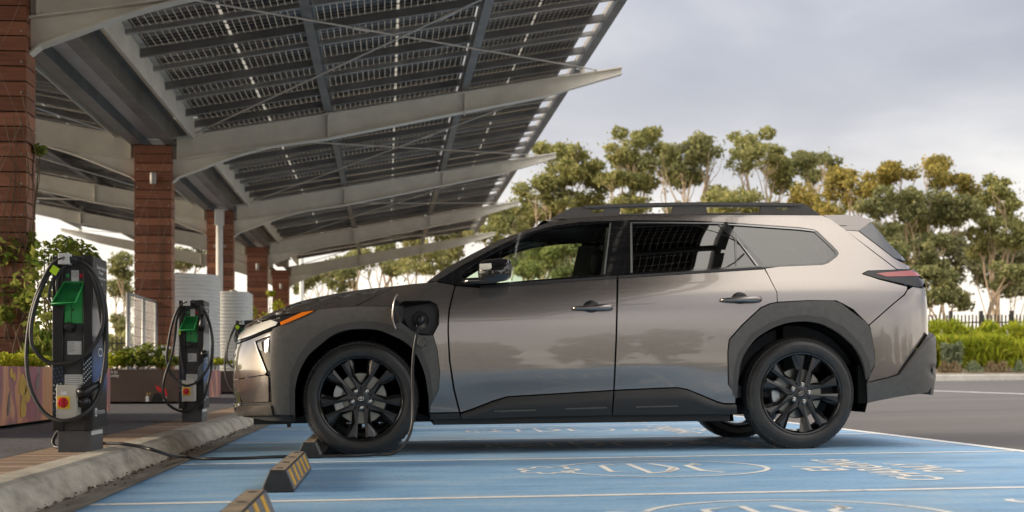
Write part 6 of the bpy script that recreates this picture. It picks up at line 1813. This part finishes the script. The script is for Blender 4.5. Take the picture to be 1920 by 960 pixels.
    fr_ = [(a[0], -0.006, a[1]), (b[0], -0.006, b[1]), (c[0], -0.115, c[1]), (d[0], -0.115, d[1])]
    nn = Vector((0, -0.35, 0.93))*0.004
    tk = [tuple(Vector(p) + Vector((0, -0.012, -0.010))) for p in fr_]
    mb.add(fr_ + tk, [(0, 1, 2, 3), (7, 6, 5, 4), (0, 4, 5, 1), (1, 5, 6, 2), (2, 6, 7, 3), (3, 7, 4, 0)]); mb.build('socket_flap', M['ch_lid'], r)
    mb = MB(); e = [Vector(fr_[3]), Vector(fr_[2])]; mb.tube([Vector(fr_[0]), e[0], e[1], Vector(fr_[1])], 0.006, 6); mb.build('flap_rim', M['ch_green'], r, smooth=True)
    c = cl(133, 612); mb = MB(); mb.lathe([(0, -0.060), (0.020, -0.058), (0.0275, -0.045), (0.0275, -0.005), (0.03, 0.0058)], 24, 'y', (c[0], 0, c[1])); mb.build('socket_knob', M['ch_black'], r, angle=40)
    t = fbox('rating_label', 126.4, 152.2, 638, 663, 0.003, 0.0058, 'ch_label')
    random.seed(9)
    for i in range(8):
        y = 640.2 + 2.5*i; fbox('print_line', 128, 128 + random.uniform(10, 15), y, y + 0.8, 0.0026, 0.0029, 'print_grey', t)
    t = fbox('instruction_label', 121, 154.5, 700.5, 719.5, 0.003, 0.0058, 'ch_label')
    for i in range(4):
        y = 703 + 4*i; fbox('print_line', 124 + random.uniform(0, 3), 148 + random.uniform(0, 4), y, y + 1.0, 0.0026, 0.0029, 'print_grey', t)
    # printed dots on the cheeks
    for nm, pts in (('dot_print', [(103 + 6.2*i + (3 if j % 2 else 0), 690 + 7.6*j - 1.4*i, j) for j in range(13) for i in range(3)]),
                    ('dot_print', [(158.5 + 3.1*i, 682 + 8.5*j - 3.4*i, j) for j in range(5) for i in range(5)])):
        mb = MB()
        for (px, py, j) in pts:
            if px > 171.3 or px < 101.5: continue
            c = cl(px, py); q = 0.0040; n = 8
            mb.mi = 1 if (3 < j < 9 or px > 150) else 0
            mb.add([(c[0] + q*cos(2*pi*i/n), -0.0147, c[1] + q*sin(2*pi*i/n)) for i in range(n)], [tuple(range(n))])
        mb.build(nm, [M['dot_blue'], M['dot_pale']], bd, recalc=False)
    # isolator
    ib = fbox('isolator_box', 114, 152, 720.5, 782, -0.085, 0.004, 'ch_box', r, 0.005)
    fbox('isolator_lid', 113.6, 150, 720, 782.5, -0.098, -0.0855, 'ch_box', ib, 0.004)
    fbox('yellow_plate', 116, 139, 741, 764, -0.104, -0.0985, 'ch_yellow', ib, 0.001)
    c = cl(126.6, 752.3); mb = MB(); mb.lathe([(0, -0.118), (0.022, -0.117), (0.0265, -0.112), (0.028, -0.1045)], 26, 'y', (c[0], 0, c[1])); kn = mb.build('rotary_knob', M['ch_red'], ib, angle=35)
    mb = MB(); mb.box(c[0] - .0065, c[0] + .0065, -0.134, -0.1185, c[1] - .024, c[1] + .024); mb.build('knob_grip', M['ch_red'], ib, bevel=0.002)
    fbox('box_print', 123, 133, 732, 738, -0.0988, -0.0984, 'print_white', ib)
    return r
def charger_cables(r, variant=0):
    """coils hanging from the hook; traced in front-face pixels, third value is depth in front of the face"""
    def tr(pts, rad, n=60, name='cable_coil'):
        P = [(cl(p[0], p[1])[0], -p[2], cl(p[0], p[1])[1]) for p in pts]
        mb = MB(); mb.tube(curve_pts(P, n), rad, 9); return mb.build(name, M['cable'], r, smooth=True)
    R0 = 0.0115
    if variant == 0:
        tr([(150,488,.05),(128,484,.075),(106,494,.07),(84,530,.05),(65,585,.04),(57,650,.05),(60,705,.06),(74,745,.08),(98,775,.11),(132,786,.14),(165,774,.12),(186,742,.05),(196,690,.03),(199,640,.01),(196,570,.0),(184,525,.02),(168,498,.04),(150,486,.05)], R0, 90)
        tr([(150,492,.04),(130,489,.06),(110,498,.06),(88,530,.05),(68,590,.05),(66,640,.06),(78,662,.07),(95,676,.07),(120,681,.08),(145,676,.08),(172,655,.05),(190,620,.02),(193,580,.01),(186,540,.02),(172,510,.03),(150,490,.04)], R0, 80)
        tr([(146,494,.035),(165,505,.035),(182,545,.02),(190,600,.0),(196,650,.0),(197,690,.0),(186,715,.02)], R0, 40)
        tr([(128,498,.03),(108,515,.04),(98,545,.05),(98,562,.05),(106,572,.06),(120,575,.05),(128,566,.02)], 0.008, 36)
        tr([(128,498,.02),(116,510,.03),(110,530,.03),(112,550,.03)], 0.009, 20)
        tr([(104,806,-.1),(97,815,-.1),(93,828,-.09),(97,836,-.08),(108,838,-.05)], 0.010, 24, 'supply_cable')
    else:
        tr([(150,488,.05),(128,484,.075),(104,500,.07),(84,545,.05),(70,610,.04),(66,655,.05),(75,690,.05),(92,715,.07),(125,735,.1),(160,722,.08),(188,680,.04),(199,630,.02),(196,570,.0),(184,525,.02),(168,498,.04),(150,486,.05)], R0, 80)
        tr([(140,492,.05),(118,494,.06),(98,530,.05),(90,590,.04),(80,650,.05),(64,700,.06),(56,745,.06),(68,785,.08),(100,808,.1),(135,812,.1),(172,780,.06),(190,720,.03),(200,650,.02),(198,580,.0),(180,520,.02),(150,488,.05)], R0, 90)
        tr([(132,496,.04),(112,520,.05),(104,570,.05),(106,620,.05),(112,670,.05),(118,710,.06)], 0.009, 36)
        tr([(146,494,.035),(165,500,.045),(172,530,.045)], 0.011, 20)
    # hanging plug with its dust cap
    if variant == 0:
        pl = [(190,716,.02),(176,724,.05),(164,733,.07),(152,736,.08)]; cap = (161, 752)
    else:
        pl = [(171,520,.05),(171,540,.05),(170,556,.05),(168,570,.05)]; cap = (178, 640)
    P = [(cl(a, b)[0], -d, cl(a, b)[1]) for a, b, d in pl]
    mb = MB(); mb.tube(P, [0.014, 0.024, 0.032, 0.027], 14); mb.build('charging_plug', M['ch_black'], r, smooth=True)
    c = cl(*cap); mb = MB(); mb.lathe([(0, -0.075), (0.022, -0.070), (0.033, -0.055), (0.034, -0.035), (0.028, -0.028), (0, -0.026)], 24, 'y', (c[0], -0.02, c[1])); mb.build('dust_cap', M['ch_black'], r, smooth=True)
    a = cl(cap[0] - 2, cap[1] - 12); b = cl(cap[0], cap[1] - 28); mb = MB(); mb.tube([(a[0], -0.08, a[1]), (b[0], -0.07, b[1])], 0.0025, 5); mb.build('cap_strap', M['ch_box'], r)
    if variant == 0:
        q = [cl(99.5, 509), cl(107, 496.5), cl(118.5, 504.5), cl(111, 517.5)]
    else:
        q = [cl(103, 566), cl(109, 566), cl(109, 582), cl(103, 582)]
    mb = MB(); V = [(p[0], -0.075, p[1]) for p in q]; V += [(p[0], -0.0765, p[1]) for p in q]
    mb.add(V, [(0, 1, 2, 3), (7, 6, 5, 4), (0, 4, 5, 1), (1, 5, 6, 2), (2, 6, 7, 3), (3, 7, 4, 0)]); mb.build('lime_tag', M['neon'], r)
p0 = at_d(136.5, 700, 7.5)
GRP = 'chargers along the kerb'
c0 = make_charger()
chargers = []
for i in range(3):
    o = c0 if i == 0 else dup(c0, (0, 0, 0))
    o.location = (p0.x, p0.y + 4.58*i, ZP - 0.004)
    tag(o, ['tall dark charging post nearest the camera with lifted green flap and lime tag', 'second charging post along the kerb, between the brown planter and the car nose',
            'third charging post, mostly hidden behind the bronze car nose'][i], 'charger', GRP)
    chargers.append(o)
for i, o in enumerate(chargers): charger_cables(o, 0 if i != 1 else 1)

# ================================================================= charging cable from the first post to the car
def cable():
    root = empty('charging_cable', tuple(at_g(560, 862)), 0, 'black charging cable from the nearest post over the kerb into the open car socket', 'cable')
    o = Vector(root.location)
    z0 = g(0)
    ch = chargers[0].location
    P = [Vector((ch.x + 0.06, ch.y + 0.10, ZP + 0.035)), at_z(192, 831, ZP + 0.02), at_z(240, 833.5, ZP + 0.025), at_z(285, 843, ZP + 0.014), at_z(318, 853, 0.062), at_g(352, 862), at_g(385, 865.5), at_g(450, 865), at_g(520, 862), at_g(600, 861), at_g(660, 860), at_g(705, 857.5)]
    for p in P[5:]: p.z = g(p.x) + 0.018
    YT = CAR_O.y - HWID
    P += [at_Y(738, 850, YT - 0.13), at_Y(760, 831, YT - 0.10), at_Y(772, 800, YT - 0.07), at_Y(774.5, 757, YT - 0.05), at_Y(773.5, 700, YT - 0.05), at_Y(776, 660, YT - 0.06), at_Y(781, 629, YT - 0.07), at_Y(787, 608, YT - 0.075)]
    mb = MB(); mb.tube([Vector(p) - o for p in curve_pts(P, 170)], 0.0100, 10); mb.build('cable', M['cable'], root, smooth=True)
    w = Vector(car_world(pc))
    mb = MB(); e = P[-1]
    mb.tube([w - o + Vector((0, 0.01, 0)), w - o + Vector((0, -0.05, 0.0)), w - o + Vector((0.0, -0.085, 0.008)), e - o + Vector((0.004, -0.012, 0.02)), e - o], [0.024, 0.027, 0.028, 0.020, 0.014], 14)
    mb.build('plug', M['ch_black'], root, smooth=True)
cable()
# ================================================================= sky, sun, camera
SUN_EL, SUN_AZ = radians(13), radians(-90)       # azimuth from +Y towards +X
sd = Vector((sin(SUN_AZ)*cos(SUN_EL), cos(SUN_AZ)*cos(SUN_EL), sin(SUN_EL)))
w = bpy.data.worlds.new('World'); scene.world = w; w.use_nodes = True
N, L = w.node_tree.nodes, w.node_tree.links
bg = N['Background']
sky = N.new('ShaderNodeTexSky'); sky.sky_type = 'NISHITA'; sky.sun_disc = False
sky.sun_elevation = SUN_EL; sky.sun_rotation = SUN_AZ; sky.dust_density = 3.0; sky.air_density = 1.0
tc = N.new('ShaderNodeTexCoord'); sp = N.new('ShaderNodeSeparateXYZ'); L.new(tc.outputs['Generated'], sp.inputs[0])
# a cloud deck: direction projected on a flat layer
zc = mathn(N, L, 'ADD', mathn(N, L, 'MAXIMUM', sp.outputs['Z'], 0.0), 0.10)
cx = mathn(N, L, 'DIVIDE', sp.outputs['X'], zc); cy = mathn(N, L, 'DIVIDE', sp.outputs['Y'], zc)
cmb = N.new('ShaderNodeCombineXYZ'); L.new(cx, cmb.inputs[0]); L.new(cy, cmb.inputs[1])
n1 = N.new('ShaderNodeTexNoise'); n1.inputs['Scale'].default_value = 0.62; n1.inputs['Detail'].default_value = 7; n1.inputs['Roughness'].default_value = 0.5
n1.inputs['Distortion'].default_value = 0.3
L.new(cmb.outputs[0], n1.inputs['Vector'])
cl = ramp(N, [(0.35, (2.15, 2.27, 2.75)), (0.45, (2.7, 2.78, 3.2)), (0.54, (3.6, 3.63, 3.9)), (0.64, (5.2, 5.15, 5.15))])
L.new(n1.outputs['Fac'], cl.inputs[0])
# low bright band under the cloud deck, warmest towards the sun
band = mathn(N, L, 'POWER', 2.718, mathn(N, L, 'MULTIPLY', mathn(N, L, 'MAXIMUM', sp.outputs['Z'], 0.0), -15.0))
dv = N.new('ShaderNodeVectorMath'); dv.operation = 'DOT_PRODUCT'; L.new(tc.outputs['Generated'], dv.inputs[0]); dv.inputs[1].default_value = tuple(sd)
toward = mathn(N, L, 'POWER', mathn(N, L, 'MULTIPLY_ADD', dv.outputs['Value'], 0.5, 0.5), 2.5)
amt = mathn(N, L, 'MULTIPLY', band, mathn(N, L, 'MULTIPLY_ADD', toward, 1.0, 0.68))
warm = N.new('ShaderNodeMix'); warm.data_type = 'RGBA'; warm.inputs[7].default_value = (14.5, 12.6, 9.6, 1)

# gain brightens the deck overhead and behind the viewpoint, added as fill light
up = N.new('ShaderNodeMapRange'); up.interpolation_type = 'SMOOTHSTEP'; up.inputs[1].default_value = 0.25; up.inputs[2].default_value = 0.85; L.new(sp.outputs['Z'], up.inputs[0])
bk = N.new('ShaderNodeMapRange'); bk.interpolation_type = 'SMOOTHSTEP'; bk.inputs[1].default_value = 0.30; bk.inputs[2].default_value = -0.45; bk.inputs[3].default_value = 0.0; bk.inputs[4].default_value = 1.0; L.new(sp.outputs['Y'], bk.inputs[0])
gain = mathn(N, L, 'ADD', mathn(N, L, 'MULTIPLY_ADD', up.outputs[0], 1.8, 1.0), mathn(N, L, 'MULTIPLY', bk.outputs[0], 1.0))
gm = N.new('ShaderNodeMix'); gm.data_type = 'RGBA'; gm.blend_type = 'MULTIPLY'; gm.inputs[0].default_value = 1.0
L.new(cl.outputs[0], gm.inputs[6]); gw = N.new('ShaderNodeMix'); gw.data_type = 'RGBA'; gw.blend_type = 'MULTIPLY'; gw.inputs[0].default_value = 1.0; L.new(gain, gw.inputs[6])
gt = ramp(N, [(0.33, (1, 1, 1)), (0.8, (1.0, 0.95, 0.86))]); L.new(mathn(N, L, 'DIVIDE', gain, 3.0), gt.inputs[0]); L.new(gt.outputs[0], gw.inputs[7]); L.new(gw.outputs[2], gm.inputs[7])
L.new(mathn(N, L, 'MINIMUM', amt, 1.0), warm.inputs[0]); L.new(gm.outputs[2], warm.inputs[6])
mix = N.new('ShaderNodeMix'); mix.data_type = 'RGBA'; mix.inputs[0].default_value = 0.88
L.new(sky.outputs[0], mix.inputs[6]); L.new(warm.outputs[2], mix.inputs[7])
L.new(mix.outputs[2], bg.inputs[0]); bg.inputs[1].default_value = 0.105
sun = bpy.data.lights.new('sun', 'SUN'); sun.energy = 2.6; sun.angle = radians(12); sun.color = (1.0, 0.84, 0.64)
so = bpy.data.objects.new('sun', sun); COL.objects.link(so)
so.rotation_euler = (-sd).to_track_quat('-Z', 'Y').to_euler()
cam = bpy.data.cameras.new('camera'); co = bpy.data.objects.new('camera', cam); COL.objects.link(co); scene.camera = co
cam.sensor_width = 36.0; cam.lens = FPX / 1920 * 36.0; cam.clip_end = 2000; cam.clip_start = 0.05
co.location = (0, 0, CH); co.rotation_euler = (pi/2, 0, -YAW)
cam.shift_y = (HY - 480.0) / 1920.0
cam.dof.use_dof = True; cam.dof.focus_distance = 8.75; cam.dof.aperture_fstop = 3.2
scene.view_settings.view_transform = 'Standard'; scene.view_settings.look = 'None'
scene.view_settings.exposure = 0.95; scene.view_settings.gamma = 1.0
scene.view_settings.use_curve_mapping = False
scene.render.engine = 'CYCLES'
c = scene.cycles; c.use_denoising = True; c.max_bounces = 8; c.transparent_max_bounces = 16; c.diffuse_bounces = 3; c.glossy_bounces = 4
c.sample_clamp_indirect = 4.0; c.use_adaptive_sampling = True; c.adaptive_threshold = 0.02
